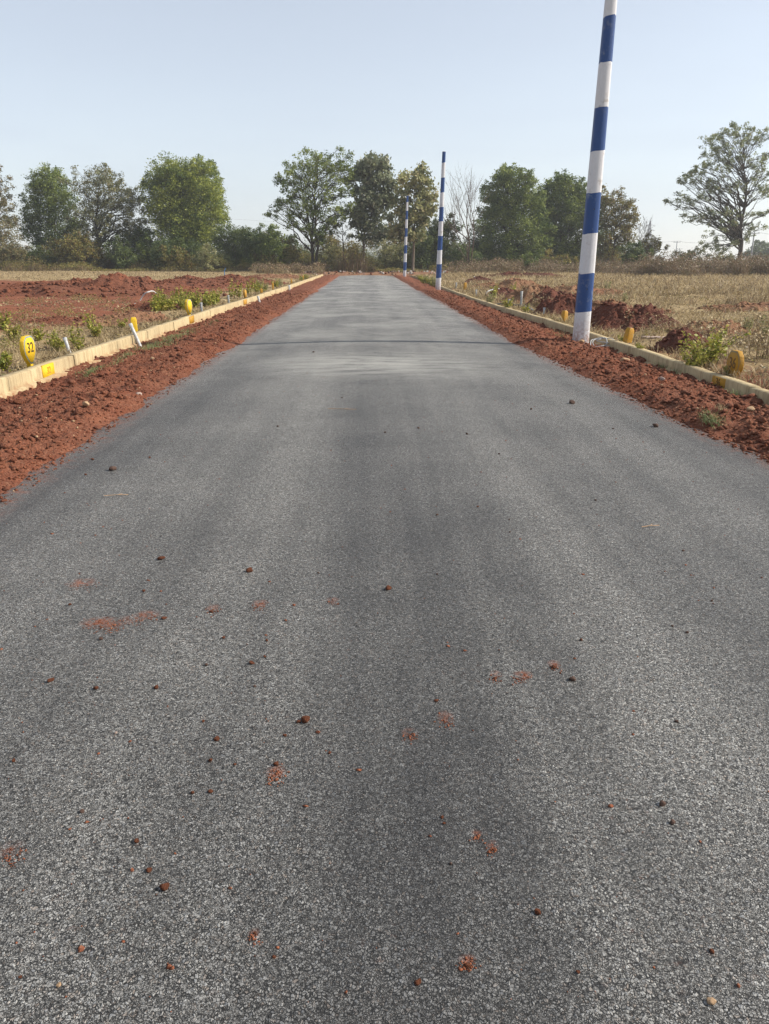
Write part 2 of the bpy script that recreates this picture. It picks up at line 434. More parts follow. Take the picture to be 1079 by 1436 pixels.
M = dict(
    asphalt=m_asphalt(), soil=m_soil(), ground=m_ground(), concrete=m_concrete(),
    heap=m_soil('dug_soil', (0.215, 0.080, 0.045), (0.125, 0.047, 0.031), (0.29, 0.16, 0.10)),
    heapshade=m_soil('shade_dug_soil', (0.15, 0.055, 0.036), (0.085, 0.034, 0.026), (0.22, 0.12, 0.08)),  # dug soil in a darker colour that paints in the right heaps' shade
    bank=m_soil('strawy_soil', (0.27, 0.15, 0.085), (0.20, 0.085, 0.05), (0.42, 0.31, 0.18)),
    clod=m_soil('clod_soil', (0.275, 0.102, 0.055), (0.205, 0.070, 0.038), (0.42, 0.23, 0.14)),
    darkclod=m_plain('dark_stone', (0.10, 0.06, 0.045), 0.9),
    palestone=m_plain('pale_stone', (0.40, 0.30, 0.25), 0.9),
    rubble=m_plain('rubble_stone', (0.50, 0.46, 0.42), 0.9),
    tanstone=m_plain('tan_stone', (0.44, 0.29, 0.17), 0.9),
    white=m_paint('white_paint', (0.60, 0.60, 0.62), (0.40, 0.37, 0.35), 0.58, 0.55, 6, splash=True),
    blue=m_paint('blue_paint', (0.024, 0.066, 0.205), (0.10, 0.15, 0.26), 0.60, 0.5, 6, splash=True),
    cement=m_paint('bare_cement', (0.42, 0.41, 0.40), (0.3, 0.28, 0.26), 0.6, 0.8, 8),
    yellow=m_paint('yellow_paint', (0.74, 0.47, 0.018), (0.52, 0.36, 0.10), 0.60, 0.6, 13, bump=0.010),
    ochre=m_paint('ochre_and_shaded_yellow', (0.44, 0.225, 0.018), (0.34, 0.22, 0.09), 0.56, 0.65, 14, bump=0.010),  # orange-tan paint; also yellow paint darkened as shade on marker 36
    rim=m_paint('slate_rim_paint', (0.18, 0.25, 0.27), (0.4, 0.36, 0.2), 0.62, 0.6, 14),
    rimdark=m_paint('faded_rim_paint', (0.28, 0.20, 0.09), (0.4, 0.3, 0.1), 0.58, 0.6, 14),
    ink=m_plain('black_paint', (0.03, 0.025, 0.02), 0.6),
    inkfaded=m_plain('faded_black_paint', (0.16, 0.09, 0.03), 0.7),
    pvc=m_plain('white_pipe', (0.56, 0.56, 0.55), 0.4),
    pvcgrey=m_plain('grey_pipe', (0.34, 0.34, 0.33), 0.5),
    blackpipe=m_plain('black_pipe', (0.03, 0.03, 0.032), 0.4),
    bluepipe=m_plain('blue_stick', (0.10, 0.25, 0.50), 0.5),
    iron=m_plain('grey_steel', (0.30, 0.31, 0.33), 0.6),
    wood=m_plain('weathered_wood', (0.34, 0.24, 0.14), 0.9),
    bark=m_bark('dark_bark', (0.085, 0.065, 0.05), (0.04, 0.032, 0.027)),
    barkpale=m_bark('pale_bark', (0.20, 0.16, 0.125), (0.10, 0.08, 0.065)),
    barkmid=m_bark('grey_brown_bark', (0.165, 0.125, 0.10), (0.085, 0.064, 0.052)),
    barkbrown=m_bark('brown_bark', (0.13, 0.09, 0.065), (0.065, 0.048, 0.038)),
    l_green=m_leaf('leaf_green', (0.067, 0.108, 0.028), (0.265, 0.308, 0.076)),
    l_bright=m_leaf('leaf_bright', (0.091, 0.140, 0.028), (0.378, 0.403, 0.081)),
    l_dark=m_leaf('leaf_dark', (0.050, 0.081, 0.028), (0.162, 0.195, 0.056)),
    l_grey=m_leaf('leaf_grey', (0.085, 0.101, 0.050), (0.299, 0.297, 0.135), third=(0.317, 0.269, 0.140)),
    l_teak=m_leaf('leaf_teak', (0.085, 0.108, 0.062), (0.27, 0.295, 0.175), third=(0.36, 0.36, 0.25)),
    l_yellow=m_leaf('leaf_yellow', (0.115, 0.130, 0.050), (0.38, 0.37, 0.165), third=(0.42, 0.37, 0.20)),
    l_lone=m_leaf('leaf_sparse', (0.095, 0.125, 0.060), (0.30, 0.34, 0.165), third=(0.32, 0.31, 0.17)),
    l_olive=m_leaf('leaf_olive', (0.098, 0.101, 0.031), (0.327, 0.284, 0.081), third=(0.207, 0.129, 0.054)),
    l_pale=m_leaf('leaf_pale', (0.121, 0.121, 0.050), (0.275, 0.242, 0.121), third=(0.26, 0.19, 0.10)),
    l_weed=m_leaf('leaf_weed', (0.150, 0.190, 0.030), (0.440, 0.410, 0.075), 0.35, third=(0.42, 0.34, 0.10)),
    l_lush=m_leaf('leaf_lush', (0.080, 0.200, 0.030), (0.260, 0.380, 0.060), 0.35),
    l_straw=m_leaf('leaf_straw', (0.215, 0.158, 0.085), (0.50, 0.392, 0.215), 0.25, third=(0.15, 0.105, 0.06)),
    l_brush=m_leaf('leaf_brush', (0.130, 0.088, 0.055), (0.300, 0.210, 0.125), 0.2, third=(0.15, 0.14, 0.06)),
    l_verge=m_leaf('leaf_verge', (0.090, 0.150, 0.050), (0.260, 0.300, 0.120), 0.3, third=(0.38, 0.32, 0.18)),
)

# ================================================================== SETTING
LE = [(-8, -2.5), (5, -2.53), (20, -2.52), (45, -2.56), (80, -2.65)]      # road edges: (y, x)
RE = [(-8, 3.5), (5, 3.35), (7, 3.18), (10, 3.06), (13, 2.95), (21, 2.86), (31, 2.82), (42, 2.66), (80, 2.56)]
LK = [(-8, -4.30), (10, -4.31), (20, -4.36), (30, -4.22), (45, -4.10), (76, -4.04)]   # kerb faces
RK = [(-8, 4.38), (16, 4.38), (19, 4.33), (25, 4.13), (35, 4.06), (80, 4.0)]
def lin(tab, y): return np.interp(y, [a for a, _ in tab], [b for _, b in tab])
ROAD_END = 77.0

def crown(x, y):
    l, r = lin(LE, y), lin(RE, y)
    q = (x - (l + r) / 2) / ((r - l) / 2)
    return 0.012 + 0.060 * (1 - q * q) + 0.008 * fbm(x * 0.5, y * 0.4, 5, 3)

# ---- field ground: one sheet to the horizon, sunken under the road corridor
HEAPS_SOIL = []      # (x, y, radius) spots where the ground round a heap is bare soil
def field_z(x, y):
    ax = np.abs(x)
    z = 0.10 + 0.10 * fbm(x * 0.25, y * 0.25, 31, 4) + 0.10 * fbm(x * 0.9, y * 0.9, 41, 3) * sstep(4.8, 6.0, ax)
    z = z + 0.035 * fbm(x * 4, y * 4, 47, 3) * sstep(70, 30, y)
    z = z + np.where(x > 0, 0.10 * sstep(5, 9, x), 0.06 * sstep(5, 8, ax))
    return z
def soil_mask(x, y):
    m = 0.75 * sstep(-5.6, -7.5, x) * sstep(13, 20, y) * sstep(60, 50, y + 3 * fbm(x * .2, y * .2, 3, 3)) * (x < 0)
    m = m + 0.25 * (x < 0) * sstep(4.4, 6, -x) * sstep(60, 40, y)
    m = m + (x > 0) * sstep(4.2 + .18 * y, 5.2, x) * sstep(62, 40, y) * (0.25 + 0.9 * np.maximum(0, fbm(x * .35, y * .22, 35, 3)))
    for (hx, hy, hr) in HEAPS_SOIL:
        d = np.hypot(x - hx, (y - hy))
        m = np.maximum(m, 0.75 * sstep(hr * 1.35, hr * 0.7, d))
    return m

# soil heaps: (px, py of foot centre, half width m, half depth m, height m, rotation, material, label)
HEAPS = [
    (893, 459, 1.1, 0.75, 0.70, 0.1, 'heapshade', 'dark red heap of dug soil behind the nearest striped pole'),
    (955, 490, 0.66, 0.50, 0.44, 0.3, 'heapshade', 'small dark soil heap behind the bright green weed'),
    (851, 437, 0.85, 0.60, 0.36, 0.0, 'bank', 'strawy low soil hump right behind the nearest striped pole'),
    (795, 440, 1.15, 0.80, 0.80, -0.2, 'heapshade', 'dark soil heap left of the nearest striped pole'),
    (752, 422, 1.3, 0.9, 0.70, 0.2, 'bank', 'straw covered soil hump behind the horizontal black pipe'),
    (722, 406, 1.6, 1.0, 0.55, 0.0, 'bank', 'low strawy hump beside the pale bent hose'),
    (668, 397, 1.1, 0.8, 0.42, 0.0, 'heapshade', 'little soil heap right of the middle striped pole'),
    (726, 389, 3.1, 1.5, 0.55, 0.0, 'heapshade', 'long low red soil bank in front of the dry brush'),
    (1075, 440, 1.7, 1.0, 0.25, 0.0, 'bank', 'strawy hump at the right border of the dry field'),
    (782, 427, 1.15, 0.8, 0.62, 0.4, 'heapshade', 'dark soil heap beyond the grey riser and the black pipe'),
    (812, 416, 1.8, 1.0, 0.50, 0.0, 'bank', 'strawy hump seen on both sides of the nearest pole'),
    (705, 414, 0.9, 0.6, 0.38, 0.0, 'heapshade', 'tiny soil heap under the pale hose arch'),
    (694, 404, 1.2, 0.8, 0.40, 0.2, 'bank', 'strawy hump between the two pale hoses'),
    (905, 441, 1.0, 0.6, 0.22, 0.0, 'bank', 'strawy rise behind the dark red heap on the right'),
    (1010, 470, 0.9, 0.6, 0.24, 0.2, 'bank', 'litter covered rise behind the bright green weed'),
    (30, 418, 7.0, 2.2, 0.95, 0.05, 'heap', 'long red soil bank at the far left of the bare plot'),
    (97, 412, 2.7, 1.7, 1.15, 0.0, 'heap', 'rounded red soil heap in the left part of the bank'),
    (170, 412, 2.9, 2.0, 1.30, 0.2, 'heap', 'tallest red soil heap across the bare plot'),
    (255, 404, 3.4, 1.7, 0.95, 0.0, 'heap', 'red soil heap behind the thick weed patch'),
    (330, 397, 3.0, 1.8, 0.85, 0.0, 'heap', 'red soil heap beside the thin blue stick'),
    (395, 390, 3.2, 2.0, 0.55, 0.0, 'bank', 'strawy brown bank near the far end of the left kerb'),
    (165, 452, 1.25, 0.85, 0.42, 0.3, 'bank', 'strawy soil hump behind the short yellow post'),
    (215, 430, 1.0, 0.8, 0.48, -0.2, 'heap', 'red soil hump under the white bent hose'),
    (92, 452, 1.4, 0.8, 0.22, 0.0, 'heap', 'flat patch of red soil spill beyond the white pipe stubs'),
]
for (px, py, rx, ry, h, rz, mt, lab) in HEAPS:
    x, y = onground(px, py, 0.15)
    if mt != 'bank': HEAPS_SOIL.append((x, y + ry * 0.6, max(rx, ry)))

xs = np.concatenate([np.arange(4.52, 14, 0.11), np.geomspace(14, 760, 150)])
mid = np.arange(3.90, 4.515, 0.05)
xs = np.concatenate([-xs[::-1], -mid[::-1], [-3.0, 0, 3.0], mid, xs])
ys = np.concatenate([[-40, -20, -8], np.arange(-5, 6, 1.0), np.arange(6, 32, 0.13), np.geomspace(32.2, 95, 170), np.geomspace(97, 800, 60)])
X, Y = np.meshgrid(xs, ys)
Z = field_z(X, Y)
kx = np.where(X < 0, -lin(LK, Y), lin(RK, Y))
inside = np.abs(X) < kx + 0.10
endz = sstep(ROAD_END + 0.5, ROAD_END + 3, Y)
Z = np.where(inside, -0.10 * (1 - endz) + (0.02 * endz), Z)
gnd = mesh_obj('ground', np.stack([X, Y, Z], -1).reshape(-1, 3), grid_faces(len(xs), len(ys)), M['ground'],
               attrs={'soil': ('POINT', np.where(inside, 0.8, soil_mask(X, Y)).ravel())}, smooth=True)
tag(gnd, 'dry straw coloured field with bare red soil', None, None, 'structure')

# ---- road
ty = np.concatenate([np.arange(-8, 1, 1.0), np.arange(1, 30, 0.25), np.arange(30, ROAD_END + .01, 0.5)])
tq = np.unique(np.concatenate([np.linspace(0, .12, 8), np.linspace(.12, .88, 26), np.linspace(.88, 1, 8)]))
Yr, Qr = np.meshgrid(ty, tq, indexing='ij')
l, r = lin(LE, Yr) - 0.25, lin(RE, Yr) + 0.25
Xr = l + (r - l) * Qr
Zr = crown(Xr, Yr)
edge = np.minimum(Xr - lin(LE, Yr), lin(RE, Yr) - Xr)
xl = Xr + 0.12 * fbm(Yr * .22, 0 * Yr, 81, 3)
lane = (0.8 * np.exp(-((xl + .75) / .42) ** 2) + 1.0 * np.exp(-((xl - 1.25) / .5) ** 2) - 1.0 * np.exp(-((xl - .12) / .3) ** 2) - 0.9 * np.exp(-((edge - .1) / .45) ** 2)) * (0.75 + 0.9 * fbm(Xr * .4, Yr * .25, 83, 3))
road = mesh_obj('road', np.stack([Xr, Yr, Zr], -1).reshape(-1, 3), grid_faces(len(tq), len(ty)), M['asphalt'],
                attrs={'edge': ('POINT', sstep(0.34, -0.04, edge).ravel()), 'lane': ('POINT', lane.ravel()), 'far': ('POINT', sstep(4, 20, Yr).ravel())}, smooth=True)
tag(road, 'grey asphalt road', None, None, 'structure')

# ---- red soil verges between asphalt and kerb
def verge_z(x, y, side):
    e = (lin(LE, y) - x) if side < 0 else (x - lin(RE, y))          # distance outwards from the asphalt edge
    wob = 0.13 * fbm(y * .35, 7.0 * side + 0 * x, 67, 3) + 0.17 * fbm(y * 1.1, x * 0.6 + 7 * side, 61, 5, 0.62) + 0.05 * fbm(y * 7, x * 7, 63, 3)
    z = -0.03 + 0.115 * sstep(-0.22, 0.28, e + wob)
    z = z - 0.06 * sstep(0.5, 1.5, e) - 0.02 * sstep(1.2, 1.8, e)
    if side > 0: z = z - 0.028 * sstep(0.45, 1.05, e) * sstep(15, 20, y)
    z = z + sstep(-0.02, 0.3, e + wob) * 0.8 * (0.080 * fbm(x * 2.6, y * 2.2, 71, 3) + 0.08 * np.maximum(fbm(x * 9, y * 9, 73, 3), -0.12) + 0.045 * fbm(x * 26, y * 26, 77, 2))
    return z
def make_verge(side):
    yy = np.concatenate([np.arange(4.0, 18, 0.035), np.arange(18, 34, 0.07), np.arange(34, 79, 0.18)])
    qq = np.linspace(0, 1, 56)
    Yv, Q = np.meshgrid(yy, qq, indexing='ij')
    if side < 0: a, b = lin(LE, Yv) + 0.3, lin(LK, Yv) - 0.02
    else: a, b = lin(RE, Yv) - 0.3, lin(RK, Yv) + 0.02
    Xv = a + (b - a) * Q
    o = mesh_obj('soil_verge', np.stack([Xv, Yv, verge_z(Xv, Yv, side)], -1).reshape(-1, 3),
                 grid_faces(len(qq), len(yy)) if side > 0 else grid_faces(len(qq), len(yy))[:, ::-1], M['soil'], smooth=True)
    tag(o, None, None, None, 'structure')
make_verge(-1); make_verge(1)

# lumps: low-poly clods merged (uncountable crumbs of soil)
ICO_V = None
def ico():
    global ICO_V, ICO_F
    if ICO_V is None:
        p = (1 + 5 ** .5) / 2
        v = np.array([(-1, p, 0), (1, p, 0), (-1, -p, 0), (1, -p, 0), (0, -1, p), (0, 1, p), (0, -1, -p), (0, 1, -p), (p, 0, -1), (p, 0, 1), (-p, 0, -1), (-p, 0, 1)], float)
        ICO_V = v / np.linalg.norm(v[0])
        ICO_F = np.array([(0, 11, 5), (0, 5, 1), (0, 1, 7), (0, 7, 10), (0, 10, 11), (1, 5, 9), (5, 11, 4), (11, 10, 2), (10, 7, 6), (7, 1, 8),
                          (3, 9, 4), (3, 4, 2), (3, 2, 6), (3, 6, 8), (3, 8, 9), (4, 9, 5), (2, 4, 11), (6, 2, 10), (8, 6, 7), (9, 8, 1)])
    return ICO_V, ICO_F
def lumps(name, P, size, mat, rng, parent=None, flat=0.7):
    v, f = ico()
    n = len(P)
    jit = 1 + 0.5 * (rng.random((n, 12)) - 0.5) * 2
    s = np.asarray(size)[:, None] * np.stack([0.7 + 0.6 * rng.random(n), 0.7 + 0.6 * rng.random(n), flat * (0.6 + 0.6 * rng.random(n))], 1)
    V = v[None] * jit[:, :, None]
    a = rng.random(n) * 6.283
    c, sn = np.cos(a)[:, None], np.sin(a)[:, None]
    V = V * s[:, None, :]
    V = np.stack([V[:, :, 0] * c - V[:, :, 1] * sn, V[:, :, 0] * sn + V[:, :, 1] * c, V[:, :, 2]], -1) + np.asarray(P)[:, None, :]
    F = (f[None] + 12 * np.arange(n)[:, None, None]).reshape(-1, 3)
    return mesh_obj(name, V.reshape(-1, 3), F, mat, parent)

rng = np.random.default_rng(7)
def verge_scatter(side, n):
    y = 4.5 + 34 * rng.random(n) ** 1.7
    if side < 0: a, b = lin(LE, y) + 0.10, lin(LK, y)
    else: a, b = lin(RE, y) - 0.12, lin(RK, y)
    q = rng.random(n)
    q = np.where(rng.random(n) < 0.15, rng.beta(1, 6, n) - 0.03, q)
    x = a + (b - a) * q
    z = np.maximum(verge_z(x, y, side), np.where(q < .2, crown(x, y), -1))
    return np.stack([x, y, z], 1), sstep(-0.05, 0.25, q)
for mt, n, lo, hi, pw in (('soil', 30000, 0.004, 0.032, 3.2), ('clod', 9000, 0.004, 0.022, 3.0), ('tanstone', 2600, 0.003, 0.019, 4.0), ('heap', 4600, 0.006, 0.055, 4.0)):
    for side in (-1, 1):
        P, inn = verge_scatter(side, n // 2)
        sz = (lo + (hi - lo) * rng.random(len(P)) ** pw) * (0.35 + 0.65 * inn)
        P[:, 2] += sz * 0.25
        tag(lumps('soil_clods' if mt != 'tanstone' else 'pale_gravel', P, sz, M[mt], rng), None, None, None, 'stuff')

# ---- kerbs: cast blocks on a rough footing
def make_kerb(tab, side, y0, y1, hgt, width, label, seg=2.1):
    root = empty('kerb', (lin(tab, (y0 + y1) / 2), (y0 + y1) / 2, 0))
    tag(root, label, 'kerb', None, 'structure')
    oy, ox = root.location.y, root.location.x
    V, F, nv = [], [], 0
    FV, FF, fn = [], [], 0
    y = y0
    k = 0
    while y < y1:
        L = seg * (0.9 + 0.2 * rng.random())
        yy = np.linspace(y + 0.007, min(y + L, y1) - 0.007, 20)
        dx, dz = 0.012 * (rng.random() - .5), 0.014 * (rng.random() - .5)
        f = lin(tab, yy) + dx
        top = (hgt(yy) if callable(hgt) else hgt + 0 * yy) + dz + 0.012 * fbm(yy * 1.5, 0 * yy + k, 91, 3)
        wv = 0.006 * fbm(yy * 5, 0 * yy, 93, 3)
        bw = 0.014
        prof = [(0.0, -0.12 + 0 * top), (0.006 + wv, top - bw), (bw, top), (width - bw, top), (width, top - bw), (width, -0.12 + 0 * top)]
        ring = np.stack([np.stack([f + side * p[0] - ox, yy - oy, p[1]], 1) for p in prof], 1)   # (24,6,3)
        m = len(yy)
        V.append(ring.reshape(-1, 3))
        i = (np.arange(m - 1) * 6)[:, None] + np.arange(5)[None]
        q = np.stack([i.ravel(), i.ravel() + 1, i.ravel() + 7, i.ravel() + 6], 1)
        F.append((q if side < 0 else q[:, ::-1]) + nv)
        caps = np.array([[0, 1, 4, 5], [1, 2, 3, 4]])
        F.append(caps + nv); F.append(caps[:, ::-1] + nv + (m - 1) * 6)
        nv += m * 6
        y += L; k += 1
    o = mesh_obj('blocks', np.concatenate(V), np.concatenate(F), M['concrete'], root)
    yy = np.arange(y0, y1, 0.12)
    f = lin(tab, yy)
    out = 0.07 + 0.10 * fbm(yy * 0.8, 0 * yy, 95 + side, 4)
    out = np.clip(out, 0.01, 0.2)
    if side > 0: out = np.where(yy > 16.5, 0.02, out)
    zt = 0.040 + 0.03 * fbm(yy * 1.3, 0 * yy, 97, 3)
    ring = np.stack([np.stack([f - side * (-0.02) - ox, yy - oy, zt], 1), np.stack([f - side * out * .8 - ox, yy - oy, zt - 0.015], 1), np.stack([f - side * out - ox, yy - oy, zt * 0 - 0.05], 1)], 1)
    m = len(yy)
    i = (np.arange(m - 1) * 3)[:, None] + np.arange(2)[None]
    q = np.stack([i.ravel(), i.ravel() + 1, i.ravel() + 4, i.ravel() + 3], 1)
    mesh_obj('footing', ring.reshape(-1, 3), q if side > 0 else q[:, ::-1], M['concrete'], root)
    return root
kerbL = make_kerb(LK, -1, -6, 75, lambda y: 0.205 + 0 * y, 0.15, 'cream concrete kerb on the sunlit left side of the road')
kerbR = make_kerb(RK, 1, -6, 58, lambda y: 0.155 - 0.035 * sstep(20, 30, y), 0.15, 'cream concrete kerb on the shaded right side of the road')

def text_mesh(name, s, size, mat, parent, loc, rot, thick=0.002, bold=0.0, sx=1.0):
    cu = bpy.data.curves.new(name, 'FONT')
    cu.body = s; cu.size = size; cu.extrude = thick; cu.align_x = 'CENTER'; cu.align_y = 'CENTER'; cu.offset = bold
    t = bpy.data.objects.new(name, cu)
    COL.objects.link(t)
    bpy.context.view_layer.update()
    me = bpy.data.meshes.new_from_object(t.evaluated_get(bpy.context.evaluated_depsgraph_get()))
    bpy.data.objects.remove(t)
    me.materials.clear(); me.materials.append(mat)
    o = bpy.data.objects.new(name, me)
    COL.objects.link(o)
    o.parent = parent; o.location = loc; o.rotation_euler = rot; o.scale = (sx, 1, 1)
    return o

def kerb_patch(root, tab, side, y, length, zt, mat, txt, inkm):
    x = lin(tab, y)
    p = boxes('painted_patch', [((x - root.location.x + side * 0.0035, y - root.location.y, zt / 2 + 0.004), (0.022, length, zt - 0.012), None)], mat, root)
    if txt:
        text_mesh('number', txt, 0.13, inkm, p, (x - root.location.x - side * 0.0095, y - root.location.y, zt * 0.58), (R(90), 0, R(90) if side < 0 else R(-90)), 0.002, 0.001)
def yk(px, X): return None
def y_on(px, X):       # distance at which a sight column px meets the line x = X on the ground
    lo, hi = 3.0, 90.0
    for _ in range(60):
        m = (lo + hi) / 2
        # project (X, m, 0.2)
        d = Matrix.Rotation(YAW, 3, 'Z') @ Vector((X, m, 0.2 - EYE))
        depth = d.y * math.cos(PITCH) - d.z * math.sin(PITCH)
        u = d.x * FPX / depth + PW / 2
        if (u < px) == (X < 0): lo = m
        else: hi = m
    return (lo + hi) / 2
kerb_patch(kerbL, LK, -1, y_on(62, -4.36), 0.38, 0.205, M['yellow'], '32', M['ochre'])
kerb_patch(kerbL, LK, -1, y_on(272, -4.30), 0.55, 0.205, M['ochre'], None, None)
kerb_patch(kerbL, LK, -1, y_on(346, -4.2), 0.7, 0.205, M['ochre'], None, None)
kerb_patch(kerbR, RK, 1, y_on(1012, 4.40), 0.36, 0.155, M['ochre'], '36', M['inkfaded'])

# ================================================================== SOIL HEAPS
def heap(px, py, rx, ry, h, rz, mt, lab):
    x, y = onground(px, py, 0.15)
    y += ry * 0.6
    nr, na = 56, 150
    rr = np.linspace(0, 1, nr)
    A, Rr = np.meshgrid(np.linspace(0, 2 * math.pi, na, endpoint=False), rr)
    sd_ = int(abs(x * 13 + y * 7))
    wob = 1 + 0.55 * fbm(np.cos(A) * 1.3 + sd_, np.sin(A) * 1.3, sd_, 4, 0.6)
    lx, ly = np.cos(A) * Rr * rx * 1.15 * wob, np.sin(A) * Rr * ry * 1.15 * wob
    gx, gy = lx * math.cos(rz) - ly * math.sin(rz), lx * math.sin(rz) + ly * math.cos(rz)
    prof = (1 - sstep(0.15, 1.0, Rr)) ** 0.9
    h = h * (0.68 if x > 0 else 0.46)
    s = 1 / max(0.5, min(rx, ry))
    z = h * prof * (1 + 0.75 * fbm((gx + x) * 1.1 * s, (gy + y) * 1.1 * s, 201, 4)) + prof ** .5 * h * 0.32 * fbm((gx + x) * 3.2 * s, (gy + y) * 3.2 * s, 203, 4, 0.62)
    z = z + np.sqrt(prof) * 0.05 * np.maximum(fbm((gx + x) * 6, (gy + y) * 6, 207, 3, .6), -.15) + np.sqrt(prof) * .03 * fbm((gx + x) * 15, (gy + y) * 15, 209, 2)
    kk = np.where(gx + x > 0, (gx + x) - lin(RK, gy + y), lin(LK, gy + y) - (gx + x)) if abs(x) < 12 else 9.0 + 0 * gx
    z = z * sstep(0.2, 0.75, kk)
    z0 = field_z(np.array(x), np.array(y))
    zz = z - 0.3 * sstep(0.28, 0.16, kk) + field_z(gx + x, gy + y) - z0 - 0.05 * (Rr > 0.97) - 0.02
    V = np.stack([gx, gy, zz], -1).reshape(-1, 3)
    i = (np.arange(nr - 1) * na)[:, None] + np.arange(na)[None]
    j = (np.arange(nr - 1) * na)[:, None] + ((np.arange(na) + 1) % na)[None]
    F = np.stack([i.ravel(), j.ravel(), j.ravel() + na, i.ravel() + na], 1)[:, ::-1]
    o = mesh_obj('soil_heap', V, F, M[mt], smooth=True)
    o.location = (x, y, float(z0))
    tag(o, lab, 'soil heap', 'soil heaps in the fields')
    n = int(330 * min(4.0, rx * ry) + 80)
    q = rng.random(n) ** 0.6
    k = (q * (nr - 1)).astype(int), rng.integers(0, na, n)
    P = np.stack([gx[k], gy[k], zz[k]], 1)
    sz = (0.010 + 0.055 * rng.random(n) ** 3.5) * (0.8 + 0.12 * max(rx, ry))
    P[:, 2] += sz * 0.3
    c = lumps('clods', P, sz, M[mt], rng, o)
    c['kind'] = 'stuff'
    return o
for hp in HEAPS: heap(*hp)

# ================================================================== STRIPED POLES
def striped_pole(px, py, lab, leanx=0.0, leany=0.0, base_mat=None, small=1.0):
    x, y = onground(px, py, 0.03)
    root = empty('striped_pole', (x, y, 0.0))
    tag(root, lab, 'utility pole', 'blue and white striped poles along the right verge')
    H, w0, w1 = 6.62, 0.275, 0.165
    cuts = [-0.25, 0.61] + [0.61 + 0.689 * k for k in range(1, 9)] + [H]
    V, F, mi = [], [], []
    ch = 0.18                                     # chamfered square section
    sec = np.array([(-1, -1 + ch * 2), (-1 + ch * 2, -1), (1 - ch * 2, -1), (1, -1 + ch * 2), (1, 1 - ch * 2), (1 - ch * 2, 1), (-1 + ch * 2, 1), (-1, 1 - ch * 2)]) / 2
    zs = []
    for k in range(len(cuts) - 1):
        for q in np.linspace(0, 1, 4)[:-1]: zs.append((cuts[k] + (cuts[k + 1] - cuts[k]) * q, k))
    zs.append((H, len(cuts) - 2))
    for (z, k) in zs:
        f = (z - 0) / H
        ww = w0 + (w1 - w0) * f
        zj = np.full(8, z)
        if 0 < z < H: zj = z + 0.024 * (rng.random(8) - 0.5) + 0.012 * np.array([-1, -1, 1, 1, 1, 1, -1, -1]) * 0.5
        V.append(np.column_stack([sec * ww + np.array([leanx * z, leany * z]), zj]))
    for i in range(len(zs) - 1):
        for j in range(8):
            F.append((i * 8 + j, i * 8 + (j + 1) % 8, i * 8 + 8 + (j + 1) % 8, i * 8 + 8 + j)); mi.append(0 if zs[i][1] % 2 == 0 else 1)
    o = mesh_obj('shaft', np.concatenate(V), np.array(F), [M['white'], M['blue']], root)
    me = o.data
    me.polygons.foreach_set('material_index', np.array(mi, dtype=np.int32))
    n = len(zs) * 8
    ww = w1
    top = np.column_stack([sec * ww + np.array([leanx * H, leany * H]), np.full(8, H)])
    cap = mesh_obj('cap', np.concatenate([top, top * np.array([1, 1, 1]) + np.array([0, 0, 0.012])]),
                   [np.array([[j, (j + 1) % 8, 8 + (j + 1) % 8, 8 + j] for j in range(8)]), np.array([[8 + j for j in range(8)]])], M['cement'], root)
    # bolt holes with short steel sleeves
    for z in (1.02, 2.4, 6.2):
        tb = Tubes()
        w_ = w0 + (w1 - w0) * z / H
        tb.add([(leanx * z, -w_ / 2 - 0.006 + leany * z, z), (leanx * z, -w_ / 2 + 0.03 + leany * z, z)], 0.011, 8)
        tb.build('bolt_sleeve', M['blackpipe'], root)
    return root
striped_pole(814, 481, 'nearest blue and white striped concrete pole, tallest in view', 0.012, 0.0)
striped_pole(614.5, 406, 'middle blue and white striped pole, second along the right verge', 0.024, 0.0)
striped_pole(567.5, 389, 'farthest and smallest blue and white striped pole at the road end', 0.030, 0.0)

